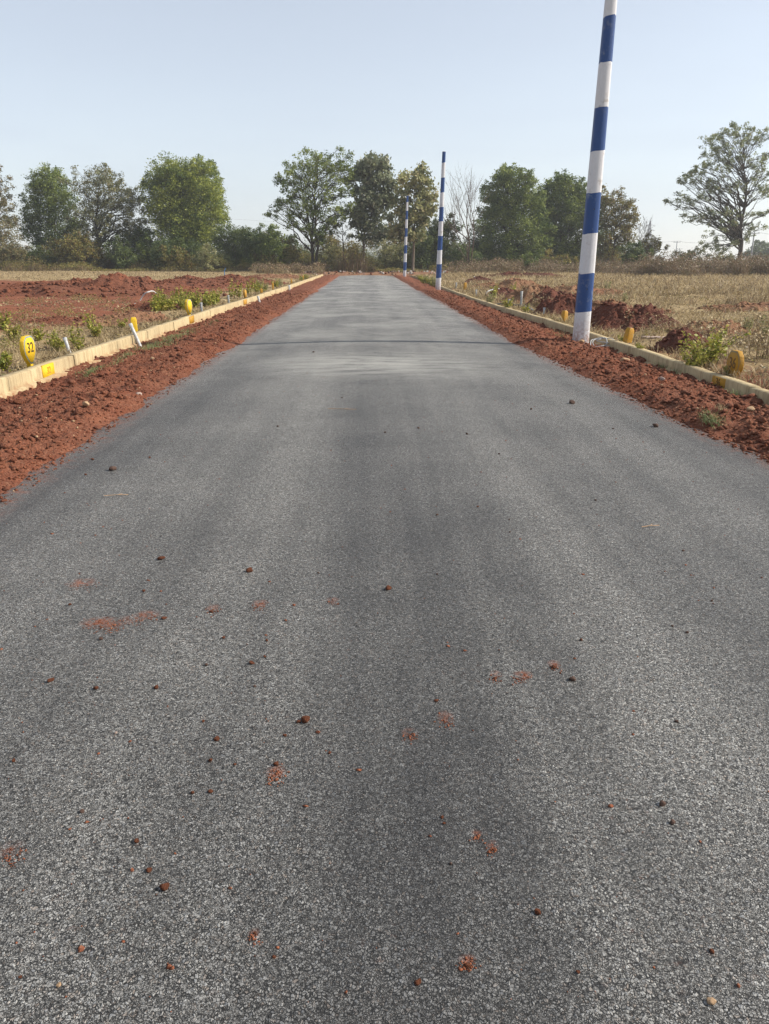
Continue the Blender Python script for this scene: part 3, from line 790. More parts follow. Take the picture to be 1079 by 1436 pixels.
# ================================================================== PLOT MARKERS, POSTS, PEGS, PIPES
def plaque(px, X, base_z, side, txt, bright, lab, wid=0.34, hgt=0.42, turn=0.0, tiltx=0.0):
    y = y_on(px, X)
    root = empty('plot_marker', (X, y, base_z), turn)
    root.rotation_euler = (tiltx, 0, turn)
    tag(root, lab, 'plot marker', 'yellow plot markers behind the kerbs')
    # outline in the y-z plane: clipped top, round shoulders, sides drawn in to a short stem
    hw = wid / 2
    out = [(-0.035, -0.12), (0.035, -0.12), (0.035, 0.045), (hw * 0.52, 0.095), (hw * 0.92, 0.185), (hw, 0.27), (hw * 0.86, hgt - 0.06), (hw * 0.46, hgt), (-hw * 0.46, hgt),
           (-hw * 0.86, hgt - 0.06), (-hw, 0.27), (-hw * 0.92, 0.185), (-hw * 0.52, 0.095), (-0.035, 0.045)]
    th = 0.031
    n = len(out)
    V = [(-th, a, b) for a, b in out] + [(th, a, b) for a, b in out]
    F4 = np.array([[i, (i + 1) % n, n + (i + 1) % n, n + i] for i in range(n)])
    cap0, cap1 = np.array([list(range(n))[::-1]]), np.array([list(range(n, 2 * n))])
    body = mesh_obj('body', np.array(V), [F4, cap0, cap1], M['ochre'] if not bright else M['yellow'], root)
    b = body.modifiers.new('bevel', 'BEVEL'); b.width = 0.006; b.segments = 2
    fx = -side * th                           # the face that looks at the road
    s = np.sign(fx)
    cz = (hgt + 0.05) / 2
    def face(name, sc, x0, mat, par):
        pts = [(a * sc, cz + (bb - cz) * sc) for a, bb in out[2:]]
        k = len(pts)
        VV = [(x0, a, bb) for a, bb in pts] + [(x0 + s * 0.003, a, bb) for a, bb in pts]
        ff = np.array([[i, (i + 1) % k, k + (i + 1) % k, k + i] for i in range(k)])
        return mesh_obj(name, np.array(VV), [ff, np.array([list(range(k))]), np.array([list(range(k, 2 * k))])], mat, par)
    face('painted_rim', 0.985, fx, M['rim'] if bright else M['rimdark'], root)
    pf = face('painted_face', 0.88, fx + s * 0.0031, M['yellow'] if bright else M['ochre'], root)
    if txt:
        text_mesh('number', txt, 0.19, M['ink'] if bright else M['inkfaded'], pf, (fx + s * 0.008, 0.0, 0.26), (R(90), 0, R(90) if s > 0 else R(-90)), 0.002, 0.0012, 0.95)
    return root
plaque(42, -4.62, 0.14, -1, '32', True, 'bright yellow plot marker numbered 32 at the left border', wid=0.335, turn=R(-3))
plaque(265.5, -4.62, 0.14, -1, None, True, 'yellow plot marker without number in front of the thick weed patch', wid=0.30, turn=R(-14))
plaque(344, -4.5, 0.12, -1, None, False, 'ochre plot marker further along the left kerb', wid=0.22, hgt=0.36, turn=R(-12))
plaque(1030, 4.68, 0.03, 1, '36', False, 'yellow plot marker numbered 36 at the right border, face darkened as shade', wid=0.33, hgt=0.42, turn=R(2))

def square_post(px, X, base_z, lab, mat='yellow', h=0.33, s=0.115, tilt=(0, 0), turn=0.3):
    y = y_on(px, X)
    root = empty('short_post', (X, y, base_z))
    root.rotation_euler = (tilt[0], tilt[1], turn)
    tag(root, lab, 'boundary post', 'short square yellow posts')
    V = []
    for z, f in ((-0.15, 1.0), (h * 0.45, 0.98), (h * 0.86, 0.96), (h, 0.70)):
        for a, b in ((-1, -1), (1, -1), (1, 1), (-1, 1)): V.append((a * s / 2 * f, b * s / 2 * f, z))
    F = [[i * 4 + j, i * 4 + (j + 1) % 4, i * 4 + 4 + (j + 1) % 4, i * 4 + 4 + j] for i in range(3) for j in range(4)] + [[12, 13, 14, 15]]
    o = mesh_obj('shaft', np.array(V), np.array(F), M[mat], root)
    b = o.modifiers.new('bevel', 'BEVEL'); b.width = 0.007; b.segments = 2
    tp = boxes('worn_top', [((0, 0, h + 0.002), (s * 0.5, s * 0.5, 0.012), None)], M['tanstone'], root, 0.003)
    return root
square_post(189, -4.64, 0.12, 'bright yellow square post behind the leaning white pipe', 'yellow', 0.33, 0.12)
square_post(791, 4.68, 0.07, 'ochre square post left of the nearest striped pole', 'ochre', 0.32, 0.12, (0, 0.06), 0.5)
square_post(879, 4.68, 0.04, 'leaning ochre square post right of the nearest striped pole', 'ochre', 0.34, 0.12, (0.05, 0.16), 0.4)
square_post(652.5, 4.75, 0.12, 'small ochre post standing in dry grass near the middle striped pole', 'ochre', 0.36, 0.12)
square_post(383, -4.5, 0.12, 'ochre post, second nearest of the far posts on the left kerb', 'ochre', 0.36, 0.09)
square_post(409, -4.5, 0.12, 'small pale post in the far row on the left kerb', 'ochre', 0.32, 0.09)
square_post(425.5, -4.45, 0.12, 'farthest tiny yellow post near the end of the left kerb', 'ochre', 0.32, 0.09)
square_post(367, -4.45, 0.12, 'low yellow post stub beside the left kerb', 'ochre', 0.24, 0.1)

def pipe_stub(px, X, base_z, top, rad, mat, lab, cap=True):
    y = y_on(px, X)
    root = empty('pipe_stub', (X, y, base_z))
    tag(root, lab, 'pipe', 'pipe stubs beside the kerbs')
    t = Vector(top)
    tb = Tubes(); tb.add([t * -0.3, t * 0.0, t * 0.5, t], rad, 14)
    tb.build('tube', M[mat], root)
    tb = Tubes(); tb.add([t * 0.86, t * 1.012], rad * 1.18, 14)
    tb.build('end_cap', M[mat], root)
    return root
pipe_stub(98, -4.72, 0.10, (-0.05, -0.02, 0.27), 0.026, 'pvc', 'white pipe stub standing behind the left kerb')
pipe_stub(194.5, -4.22, 0.05, (-0.13, 0.0, 0.37), 0.030, 'pvc', 'white pipe stub leaning against the front of the left kerb')
pipe_stub(283, -4.6, 0.10, (0.0, 0.0, 0.30), 0.03, 'pvcgrey', 'grey pipe stub just past the yellow unnumbered marker')
pipe_stub(321, -4.55, 0.10, (0.0, 0.0, 0.32), 0.03, 'pvcgrey', 'grey pipe stub in the left weeds, farther than its neighbour')
pipe_stub(364, -3.95, 0.03, (-0.05, 0.0, 0.22), 0.04, 'pvc', 'tiny white pipe stub on the left verge')
pipe_stub(406, -3.95, 0.03, (0.0, 0.0, 0.25), 0.05, 'pvc', 'farthest white pipe stub on the left verge')
pipe_stub(763.5, 4.8, 0.10, (0.0, 0.0, 0.20), 0.028, 'pvc', 'tiny white pipe stub left of the nearest striped pole')
pipe_stub(640, 4.5, 0.08, (0.0, 0.0, 0.35), 0.035, 'pvcgrey', 'grey pipe stub right of the middle striped pole')
pipe_stub(668, 4.6, 0.08, (0.0, 0.0, 0.25), 0.035, 'pvcgrey', 'low grey pipe stub in dry grass past the middle pole')
pipe_stub(714, 4.40, 0.05, (0.0, 0.0, 0.32), 0.032, 'pvcgrey', 'grey pipe stub at the near end of the black pipe')
pipe_stub(731, 4.9, 0.08, (0.0, 0.0, 0.50), 0.036, 'pvcgrey', 'tall grey pipe riser where the black pipe ends')

def hose(pts, rad, mat, lab, name='bent_hose', cat='hose', group=None, sides=8):
    P = np.array(pts, float)
    tq_ = np.linspace(0, len(P) - 1, max(24, 3 * len(P)))
    # smooth by Catmull-Rom
    def cr(t):
        i = min(int(t), len(P) - 2); f = t - i
        p0, p1, p2, p3 = P[max(i - 1, 0)], P[i], P[i + 1], P[min(i + 2, len(P) - 1)]
        return 0.5 * (2 * p1 + (p2 - p0) * f + (2 * p0 - 5 * p1 + 4 * p2 - p3) * f * f + (3 * p1 - p0 - 3 * p2 + p3) * f ** 3)
    tb = Tubes(); tb.add([cr(t) for t in tq_], rad, sides)
    o = tb.build(name, M[mat])
    tag(o, lab, cat, group)
    return o
def w3(px, py, Y): return tuple(atdist(px, py, Y))
hose([w3(197, 421, 27), w3(202, 413, 27), w3(208, 409.5, 27), w3(215, 408.5, 27.3), w3(221, 413, 27.6)], 0.022, 'pvc', 'white hose arching out of the red soil on the left')
hose([w3(181, 434, 25), w3(186, 428, 25.3), w3(190, 426, 25.6)], 0.02, 'pvcgrey', 'short grey hose end lying below the white arch')
hose([w3(681, 413, 34), w3(684, 409, 34), w3(690, 406.5, 34.2), w3(700, 405, 34.6)], 0.024, 'pvc', 'pale hose arching beside the humps right of the road')
hose([w3(665, 388, 50), w3(671, 392, 50), w3(678, 399, 49)], 0.035, 'pvc', 'pale hose sloping down behind the middle striped pole')
hose([w3(789, 428, 22), w3(796, 422, 22), w3(803, 419, 22), w3(812, 417.5, 22), w3(822, 416.5, 22), w3(832, 419, 22)], 0.016, 'pvcgrey', 'thin grey hose bending out of soil behind the nearest striped pole')
hose([w3(694, 427.5, 27), w3(705, 426, 26.5), w3(720, 427.5, 26), w3(733, 428, 25.6)], 0.030, 'blackpipe', 'black pipe lying level between two grey stubs', 'black_pipe', 'pipe')
hose([w3(734, 428, 25.6), w3(741, 431, 24.5), w3(748, 435, 23.5)], 0.025, 'pvcgrey', 'grey pipe running down from the tall riser', 'loose_pipe', 'pipe')
hose([w3(82, 472.5, 16.2), w3(90, 473, 16.1), w3(103, 472, 16.0)], 0.034, 'pvc', 'white pipe lying flat behind the standing stub', 'loose_pipe', 'pipe')
x0, y0 = onground(832, 483, 0.06)
hose([(x0 + (0.15 + 0.03 * math.sin(1.7 * a)) * math.cos(a) + 0.012 * a, y0 - 0.15 + 0.12 * math.sin(a), 0.11 + 0.075 * math.sin(a + 0.6) + 0.012 * math.sin(3.1 * a)) for a in np.linspace(0.3, 15, 40)] + [(x0 + .42, y0 - .3, .09), (x0 + .5, y0 - .42, .07)],
     0.008, 'pvc', 'loose coil of white cable at the foot of the nearest pole', 'cable_coil', 'cable')
hose([w3(315.5, 386, 48), w3(315, 380, 48), w3(317, 376, 48)], 0.022, 'bluepipe', 'thin blue stick standing on the left soil bank', 'blue_stick', 'stick')
xs_, ys_ = onground(917, 470, 0.18)
slab = boxes('concrete_slab', [((0, 0, 0), (0.46, 0.16, 0.06), None)], M['palestone'], None, 0.01)
slab.location = (xs_, ys_, float(field_z(np.array(xs_), np.array(ys_))) + 0.015); slab.rotation_euler = (0.03, 0.02, 0.1)
tag(slab, 'pale flat slab on the grass beyond the leaning ochre post', 'slab')

# ================================================================== STONES AND CLODS ON THE ROAD
def stone_mesh(seed, mat):
    r_ = np.random.default_rng(seed)
    me = bpy.data.meshes.new('stone')
    import bmesh
    bm = bmesh.new()
    bmesh.ops.create_icosphere(bm, subdivisions=3, radius=1)
    V = np.array([v.co[:] for v in bm.verts])
    d = 1 + 0.45 * fbm(V[:, 0] * 1.1 + seed, V[:, 1] * 1.1 + V[:, 2] * 0.7, seed, 4, 0.6) + 0.15 * fbm(V[:, 1] * 4, V[:, 2] * 4 + V[:, 0], seed + 5, 2)
    for v, k in zip(bm.verts, d):
        v.co = v.co * k
    # flat facets
    for _ in range(5):
        n = r_.normal(size=3); n /= np.linalg.norm(n)
        for v in bm.verts:
            c = float(np.dot(v.co[:], n))
            if c > 0.72: v.co -= Vector(n) * (c - 0.72) * 0.85
    for v in bm.verts: v.co.z *= 0.72
    bm.to_mesh(me); bm.free()
    me.materials.append(M[mat])
    me.polygons.foreach_set('use_smooth', np.ones(len(me.polygons), dtype=bool))
    return me
SM = {}
for mt in ('clod', 'darkclod', 'tanstone', 'palestone', 'rubble'):
    SM[mt] = [stone_mesh(k * 7 + len(mt), mt) for k in range(4)]
def stone(px, py, wpx, mat, lab, group=None, name='clod', z=None, cat='clod'):
    x, y = onground(px, py, 0.05)
    z = float(crown(x, y)) if z is None else z
    dist = math.hypot(y, x)
    d = ray(px, py)
    depth = FPX * (y / d.y)
    rad = wpx / FPX * depth / 2
    o = bpy.data.objects.new(name, random.choice(SM[mat]))
    COL.objects.link(o)
    o.location = (x, y, z + rad * 0.42)
    o.scale = (rad, rad * random.uniform(.75, 1.0), rad * random.uniform(.8, 1.0))
    o.rotation_euler = (random.uniform(-.3, .3), random.uniform(-.3, .3), random.uniform(0, 6.28))
    tag(o, lab, cat, group)
    return o
random.seed(4)
BIG = [(233, 1253, 15, 'clod', 'largest reddish brown clod in the lower left of the road'), (429, 1019, 14, 'clod', 'red clod with a crumb beside it left of the road middle'),
       (388, 1081, 9, 'clod', 'red clod just above a round patch of red dust'), (305, 1044, 9, 'clod', 'red clod left of the dust patch and its clod'),
       (545, 833, 11, 'clod', 'single red clod in the very middle of the road'), (351, 806, 10, 'clod', 'dark red clod far left of the road middle, alone on grey'),
       (227, 786, 9, 'clod', 'brown red clod above the long red dust smears'), (158, 656, 12, 'darkclod', 'dark brown clod with a twig on the left edge of the asphalt'),
       (928, 1138, 11, 'darkclod', 'dark brown stone on the right, upper one of a close pair'), (942, 1164, 9, 'darkclod', 'black stone on the right, lower one of a close pair'),
       (995, 1417, 14, 'tanstone', 'tan stone chip at the bottom right corner of the road'), (586, 1390, 11, 'clod', 'flat red clod near the bottom middle of the road'),
       (753, 1291, 11, 'clod', 'orange flat clod in the lower right of the road'), (802, 962, 9, 'darkclod', 'dark clod right of a bright red dust patch'),
       (920, 595, 10, 'darkclod', 'dark clod on the asphalt near the right verge'), (802, 565, 9, 'darkclod', 'small dark clod well inside the right road edge'),
       (193, 1187, 9, 'clod', 'small red clod, upper of two above the largest clod'), (210, 1228, 9, 'clod', 'small pale red clod right above the largest clod'),
       (71, 956, 10, 'clod', 'flat red clod near the left border of the picture'), (135, 968, 8, 'clod', 'red clod below the long dust smear on the left'),
       (997, 1345, 8, 'clod', 'dark red clod at the lower right above the tan chip'), (84, 1389, 9, 'tanstone', 'tan pebble at the bottom left of the road'),
       (163, 1032, 5, 'palestone', 'white pebble in the left part of the road')]
for (px, py, s, m, lab) in BIG: stone(px, py, s, m, lab, 'clods and stones on the road')
SMALL = [(98, 848, 6), (202, 831, 5), (297, 863, 6), (375, 905, 5), (372, 928, 5), (354, 937, 7), (220, 969, 8), (286, 1018, 5), (20, 1069, 7), (296, 1074, 7), (271, 1119, 6),
         (694, 960, 6), (612, 992, 6), (810, 1375, 7), (419, 1021, 6), (655, 1366, 9), (670, 716, 4), (314, 900, 6), (231, 871, 7), (385, 1352, 6), (358, 1318, 5), (400, 1040, 6), (330, 1080, 5), (463, 1065, 6),
         (30, 1376, 6), (620, 1157, 6), (623, 1165, 5), (815, 905, 5), (777, 945, 8), (296, 1118, 8), (130, 640, 5), (210, 640, 4), (120, 662, 5)]
for (px, py, s) in SMALL: stone(px, py, s * 0.95, 'clod', 'small red soil crumb lying loose on the grey asphalt', 'red crumbs scattered on the road')
DARK = [(447, 810, 5), (715, 752, 4), (998, 847, 5), (942, 884, 5), (963, 893, 6), (948, 1020, 7), (958, 775, 5), (613, 812, 4), (714, 734, 4), (835, 705, 5), (613, 728, 5), (116, 1143, 8), (142, 898, 8), (290, 938, 7), (358, 970, 6), (632, 1222, 6),
        (440, 495, 4), (540, 610, 4), (390, 600, 4), (587, 604, 4), (655, 612, 5), (745, 575, 5), (700, 640, 4), (860, 600, 4), (480, 560, 3)]
for (px, py, s) in DARK: stone(px, py, s * 0.85, 'darkclod', 'tiny dark stone lying loose on the grey asphalt', 'tiny dark stones scattered on the road')
def vstone(px, py, s, m, lab, g=None):
    x, y = onground(px, py, 0.08)
    side = 1 if x > 0 else -1
    stone(px, py, s, m, lab, g, 'stone', float(verge_z(np.array(x), np.array(y), side)) - 0.005, 'stone')
vstone(815, 481, 9, 'tanstone', 'orange brown stone against the foot of the nearest pole')
vstone(1027, 594, 8, 'palestone', 'white pebble on the right verge below marker 36')
vstone(1051, 581, 13, 'tanstone', 'long pale stone on the right verge below marker 36')
vstone(1032, 574, 13, 'clod', 'flat reddish slab stone on the right verge near the border')
vstone(1008, 552, 12, 'clod', 'round reddish stone under the yellow kerb patch on the right')
vstone(927, 538, 11, 'palestone', 'flat pinkish stone halfway down the right verge')
vstone(876, 505, 14, 'tanstone', 'pale broken stone near the right kerb past the cable coil')
vstone(122, 577, 9, 'tanstone', 'pale tan stone in the middle of the left verge')
vstone(25, 565, 12, 'clod', 'lumpy red stone on the left verge near the border')
vstone(215, 507, 9, 'tanstone', 'small pale stone on the left verge before the leaning pipe')
vstone(195, 552, 9, 'palestone', 'pale pebble on the left verge near the asphalt edge')

# crumbs spilt on the dust patches
P, Sz = [], []
for (px, py, rx, ry, a) in DUST:
    for _ in range(int(40 * a + rx * ry * 0.3)):
        x, y = onground(px + random.gauss(0, rx * .75), py + random.gauss(0, ry * .75), 0.05)
        P.append((x, y, float(crown(x, y)) + 0.001)); Sz.append(0.0010 + 0.0032 * random.random() ** 2)
tag(lumps('soil_crumbs', np.array(P), np.array(Sz), M['clod'], rng), None, None, None, 'stuff')
n = 2600
yy = 1.2 + 20 * rng.random(n) ** 1.6
qq = rng.beta(0.55, 0.55, n)
xx = lin(LE, yy) + (lin(RE, yy) - lin(LE, yy)) * qq
Pz = np.stack([xx, yy, crown(xx, yy) + 0.001], 1)
tag(lumps('soil_crumbs', Pz, 0.0015 + 0.006 * rng.random(n) ** 4, M['clod'], rng), None, None, None, 'stuff')

# a few straws on the asphalt
def straw(px, py, L, ang, lab):
    x, y = onground(px, py, 0.05)
    z = float(crown(x, y)) + 0.006
    tb = Tubes()
    c, s = math.cos(ang), math.sin(ang)
    tb.add([(x - c * L / 2, y - s * L / 2, z), (x, y + 0.006, z + 0.003), (x + c * L / 2, y + s * L / 2, z + 0.004)], 0.0022, 5)
    tb.add([(x, y + 0.006, z + 0.002), (x + c * L * .2, y + s * L * .3 + 0.03, z + 0.003)], 0.0016, 5)
    tag(tb.build('straw', M['tanstone']), lab, 'straw')
straw(163, 694, 0.16, 0.05, 'pale straw lying on the left part of the asphalt')
straw(912, 742, 0.11, 0.15, 'brown straw wisp on the right part of the road')
straw(480, 577, 0.30, -0.2, 'thin brown stalk on the middle of the road')

# ================================================================== VEGETATION
def leaves_np(C, size, rng, up=0.5, aspect=0.5, horiz=None):
    n = len(C)
    nrm = rng.normal(size=(n, 3)); nrm[:, 2] = np.abs(nrm[:, 2]) + up
    nrm /= np.linalg.norm(nrm, axis=1)[:, None]
    t = rng.normal(size=(n, 3)); t -= nrm * np.sum(t * nrm, 1)[:, None]
    t /= np.linalg.norm(t, axis=1)[:, None]
    b = np.cross(nrm, t)
    L = (np.asarray(size) * (0.6 + 0.8 * rng.random(n)))[:, None]
    droop = nrm * L * (0.15 * (rng.random((n, 1)) - 0.6))
    V = np.stack([C - t * L * .5, C + b * L * .5 * aspect + droop * .3, C + t * L * .5 + droop, C - b * L * .5 * aspect + droop * .3], 1)
    return V

def leaf_obj(name, C, size, mat, parent, rng, up=0.5, aspect=0.5, tint=None):
    V = leaves_np(C, size, rng, up, aspect)
    n = len(C)
    t1 = rng.random(n) if tint is None else np.clip(tint + 0.5 * (rng.random(n) - 0.5), 0, 1)
    return mesh_obj(name, V.reshape(-1, 3), np.arange(4 * n).reshape(n, 4), mat, parent, attrs={'tint': ('FACE', t1), 'tint2': ('FACE', rng.random(n))})

def bez(a, c, b, n=7, wob=0.0, rng=None):
    t = np.linspace(0, 1, n)[:, None]
    p = (1 - t) ** 2 * a + 2 * t * (1 - t) * c + t * t * b
    if wob and rng is not None:
        p[1:-1] += wob * rng.normal(size=(n - 2, 3))
    return p

def tree(name, lab, group, Y, base_px, lobes, leaf, dens, mat, bark, trunk_r, fork, seed, stems=1, depth=0.9, fill=1.0, clump=0.16, twigs=5, cat='tree', up=0.5, aspect=0.58, ground=0.05):
    """lobes: (px, py, radius px) of the leaf masses, read at the tree's own distance Y and then spread in depth"""
    leaf = leaf * 1.15
    rg = np.random.default_rng(seed)
    ctr = atdist(base_px, 370, Y)
    base = np.array([ctr.x, Y, ground])
    root = empty(name, tuple(base))
    tag(root, lab, cat, group)
    k = Y / FPX * math.cos(PITCH) * 1.06                      # metres per pixel at that distance
    L3 = []
    cx = np.mean([l[0] for l in lobes]); hw = max(abs(l[0] - cx) + l[2] for l in lobes) * k
    for (px, py, rp) in lobes:
        p = atdist(px, py, Y); r = rp * k
        dxx = (px - cx) * k
        dd = depth * math.sqrt(max(0.05, hw * hw - dxx * dxx))
        m = max(1, int(round(fill * 2 * dd / (1.7 * r))))
        m = min(m, 5)
        for q in range(m):
            off = (((q + 0.5) / m) * 2 - 1) * dd * 0.8 + rg.normal() * r * 0.25 if m > 1 else rg.uniform(-.6, .6) * dd
            L3.append((np.array([p.x + rg.normal() * r * .18, Y + off, p.z + rg.normal() * r * .18]) - base, r * rg.uniform(.85, 1.12)))
    for _ in range(int(1.0 * len(lobes)) + 3):                # stray sprays round the outline
        px, py, rp = lobes[rg.integers(len(lobes))]
        p = atdist(px, py, Y); r = rp * k
        a_ = rg.uniform(-0.5, 3.6)
        L3.append((np.array([p.x + math.cos(a_) * r * 1.3, Y + rg.normal() * hw * .35, p.z + math.sin(a_) * r * 1.3]) - base, r * rg.uniform(.22, .48)))
    # crown: clumps inside every lobe, leaves inside every clump
    C, T = [], []
    TW = []
    for (c, r) in L3:
        nc = max(4, int(dens * r * r * 1.45))
        d = rg.normal(size=(nc, 3)); d /= np.linalg.norm(d, axis=1)[:, None]
        rad = r * (0.40 + 0.75 * rg.random(nc) ** 0.75)
        cc = c + d * rad[:, None] * np.array([1, 1, 1.0])
        TW.append(cc)
        per = 26
        rep = np.repeat(np.arange(nc), per)
        sp = min(max(clump * r * 1.1, leaf * .75), 0.33)
        pts = cc[rep] + rg.normal(size=(nc * per, 3)) * sp * np.array([1, 1, 0.8])
        C.append(pts)
        T.append(np.clip(0.5 + 0.38 * rg.normal(size=nc) + 0.2 * rg.normal(), 0, 1)[rep])
    C = np.concatenate(C); T = np.concatenate(T)
    keep = C[:, 2] > 0.15
    leaf_obj('crown', C[keep], leaf, M[mat], root, rg, up, aspect, T[keep])
    # trunk and limbs
    tb = Tubes()
    top = max(c[2] for c, r in L3)
    zmin = min(c[2] - r for c, r in L3)
    stems_l = []
    for s_ in range(stems):
        a = s_ * 2.4 + rg.random() * 6
        lean = np.array([math.cos(a), math.sin(a), 0]) * (0.10 * fork if stems > 1 else 0.03 * fork)
        p0 = np.array([math.cos(a), math.sin(a), 0]) * (trunk_r * 1.3 if stems > 1 else 0)
        p1 = p0 + lean + np.array([0, 0, fork])
        target = np.average([c for c, r in L3], axis=0) if s_ == 0 else L3[rg.integers(len(L3))][0]
        p2 = np.array([target[0] * .55, target[1] * .5, top * 0.86]) + lean * 2 * (1 if stems > 1 else 0)
        path = np.concatenate([bez(p0 - np.array([0, 0, .3]), (p0 + p1) / 2 + lean * .3, p1, 5), bez(p1, p1 + np.array([0, 0, .4 * (top - fork)]), p2, 9, 0.05 * (top - fork) * .25, rg)[1:]])
        rs = np.concatenate([np.linspace(trunk_r * 1.25, trunk_r * .9, 5), np.linspace(trunk_r * .85, trunk_r * .12, 9)[1:]])
        rs[0] *= 1.15
        tb.add(path, rs / (1 if stems == 1 else 1.35), 8)
        stems_l.append((path, rs))
    for (c, r), cc in zip(L3, TW):
        path, rs = stems_l[rg.integers(len(stems_l))]
        hd = math.hypot(c[0], c[1])
        want = min(max(c[2] - 0.75 * hd - 0.2 * r, fork * rg.uniform(.85, 1.1)), top * .8)
        i = int(np.argmin(np.abs(path[:, 2] - want)))
        a = path[i]
        lim = bez(a, a + (c - a) * np.array([.35, .35, .62]), c, 8, 0.03 * np.linalg.norm(c - a), rg)
        r0 = min(rs[i] * 0.5, 0.011 * np.linalg.norm(c - a) + 0.02)
        tb.add(lim, np.linspace(r0, 0.014, 8), 5, cap=False)
        sel = rg.choice(len(cc), min(len(cc), twigs), replace=False)
        for q in sel:
            st = lim[rg.integers(4, 8)]
            tb.add(bez(st, (st + cc[q]) / 2 + rg.normal(size=3) * .12 * r, cc[q], 4), np.linspace(0.016, 0.005, 4), 4, cap=False)
    tb.build('trunk', M[bark], root)
    return root

def bush(lab, Y, lobes, leaf, dens, mat, seed, name='bush', group='bushes along the tree line', **kw):
    bx = np.mean([l[0] for l in lobes])
    return tree(name, lab, group, Y, bx, lobes, leaf * 1.1, dens * 1.7, mat, 'barkbrown', 0.05, 0.4, seed, stems=3, cat='bush', twigs=2, **kw)

TG = 'trees along the field edges'
tree('dry_tree', 'sparse pale tree cut by the left border', TG, 108, -8, [(-12, 250, 12), (2, 262, 10), (5, 285, 10), (-10, 285, 14), (8, 302, 8), (20, 310, 6), (-8, 312, 12), (14, 292, 6), (-25, 300, 14), (-30, 270, 14)],
     0.20, 5.5, 'l_pale', 'barkpale', 0.16, 3.2, 11, depth=.7, fill=.7)
tree('leafy_tree', 'dark green tree with a pointed top, first full tree from the left', TG, 112, 86,
     [(71, 243, 9), (60, 256, 11), (80, 260, 13), (50, 272, 11), (70, 276, 17), (92, 278, 13), (48, 295, 13), (70, 300, 18), (96, 300, 15), (42, 316, 11), (62, 322, 16), (88, 322, 17), (106, 315, 10), (52, 335, 10), (100, 335, 10), (76, 340, 12)],
     0.21, 9.5, 'l_green', 'bark', 0.20, 2.4, 12, depth=.8)
tree('leafy_tree', 'broad grey green tree with open branches, second full tree from the left', TG, 108, 141,
     [(112, 258, 11), (138, 250, 13), (156, 255, 11), (170, 265, 9), (122, 280, 15), (146, 275, 16), (165, 285, 11), (186, 275, 11), (196, 292, 11), (180, 303, 11), (116, 300, 14), (138, 305, 14), (202, 310, 7), (185, 325, 12), (160, 318, 10), (120, 325, 11), (145, 335, 9), (196, 335, 9)],
     0.19, 8.0, 'l_grey', 'bark', 0.27, 3.0, 13, depth=.75, fill=.75, twigs=8)
tree('creeper_tree', 'dense bright green tree wrapped in creepers with a ragged top', TG, 110, 256,
     [(283, 231, 8), (270, 240, 11), (298, 240, 7), (243, 240, 12), (222, 252, 10), (209, 262, 8), (236, 260, 18), (262, 258, 18), (286, 258, 14), (302, 268, 12), (226, 280, 17), (252, 282, 20), (280, 284, 19), (304, 288, 12), (234, 304, 17), (262, 308, 20), (290, 308, 17), (308, 305, 8), (240, 328, 15), (268, 332, 17), (292, 330, 13), (252, 348, 13), (278, 350, 12)],
     0.20, 12, 'l_bright', 'bark', 0.35, 2.0, 14, stems=2, depth=.85)
tree('leafy_tree', 'tall open crowned tree left of the road end with forked trunk', TG, 94, 441,
     [(386, 296, 9), (393, 285, 6), (398, 252, 10), (410, 243, 10), (428, 233, 12), (446, 226, 10), (464, 235, 11), (482, 228, 12), (490, 242, 9), (478, 250, 13), (450, 250, 15), (428, 258, 14), (410, 268, 12), (436, 280, 14), (460, 275, 13), (484, 272, 11), (414, 292, 11), (442, 302, 13), (468, 300, 12), (488, 295, 8), (410, 312, 8), (430, 322, 9), (462, 322, 9), (450, 335, 7)],
     0.18, 8.0, 'l_green', 'bark', 0.26, 2.0, 15, stems=3, depth=.65, fill=.7, twigs=9)
tree('teak_tree', 'narrow dark large leaved tree behind the road end', TG, 96, 510,
     [(521, 226, 8), (534, 232, 7), (510, 236, 8), (503, 250, 10), (522, 248, 13), (540, 248, 10), (549, 258, 6), (497, 268, 9), (516, 270, 14), (538, 268, 11), (508, 288, 12), (530, 288, 12), (545, 282, 7), (514, 308, 12), (532, 308, 10), (498, 300, 7), (507, 328, 10), (524, 330, 10), (540, 322, 8)],
     0.34, 5.5, 'l_teak', 'barkpale', 0.15, 3.6, 16, depth=.8, fill=.75, clump=.2, aspect=.7, up=.1)
tree('teak_tree', 'yellowing large leaved tree between the two far striped poles', TG, 92, 579,
     [(589, 246, 8), (578, 256, 10), (598, 258, 8), (567, 268, 9), (586, 272, 13), (604, 274, 7), (565, 288, 10), (584, 292, 13), (602, 292, 7), (558, 306, 9), (578, 312, 11), (594, 312, 8), (552, 326, 7), (568, 328, 8), (585, 330, 6)],
     0.32, 5.0, 'l_yellow', 'barkpale', 0.14, 3.8, 17, depth=.8, fill=.7, clump=.2, aspect=.7, up=.1)
tree('thin_tree', 'thin half bare tree between two taller trees at the road end', TG, 97, 483,
     [(478, 312, 7), (490, 318, 6), (474, 326, 6), (487, 335, 6), (480, 300, 5)], 0.16, 2.2, 'l_grey', 'bark', 0.11, 2.2, 18, depth=.7, fill=.5, twigs=9)
GR = [(712, 243, 9), (730, 247, 8), (743, 256, 7), (698, 256, 9), (716, 262, 14), (738, 270, 11), (688, 274, 10), (702, 284, 15), (728, 290, 17), (752, 284, 10), (684, 298, 10), (700, 308, 16), (728, 316, 18), (756, 308, 12), (690, 330, 14), (714, 338, 16), (742, 342, 15), (682, 352, 10), (704, 358, 12), (730, 360, 12), (760, 335, 10), (755, 358, 10)]
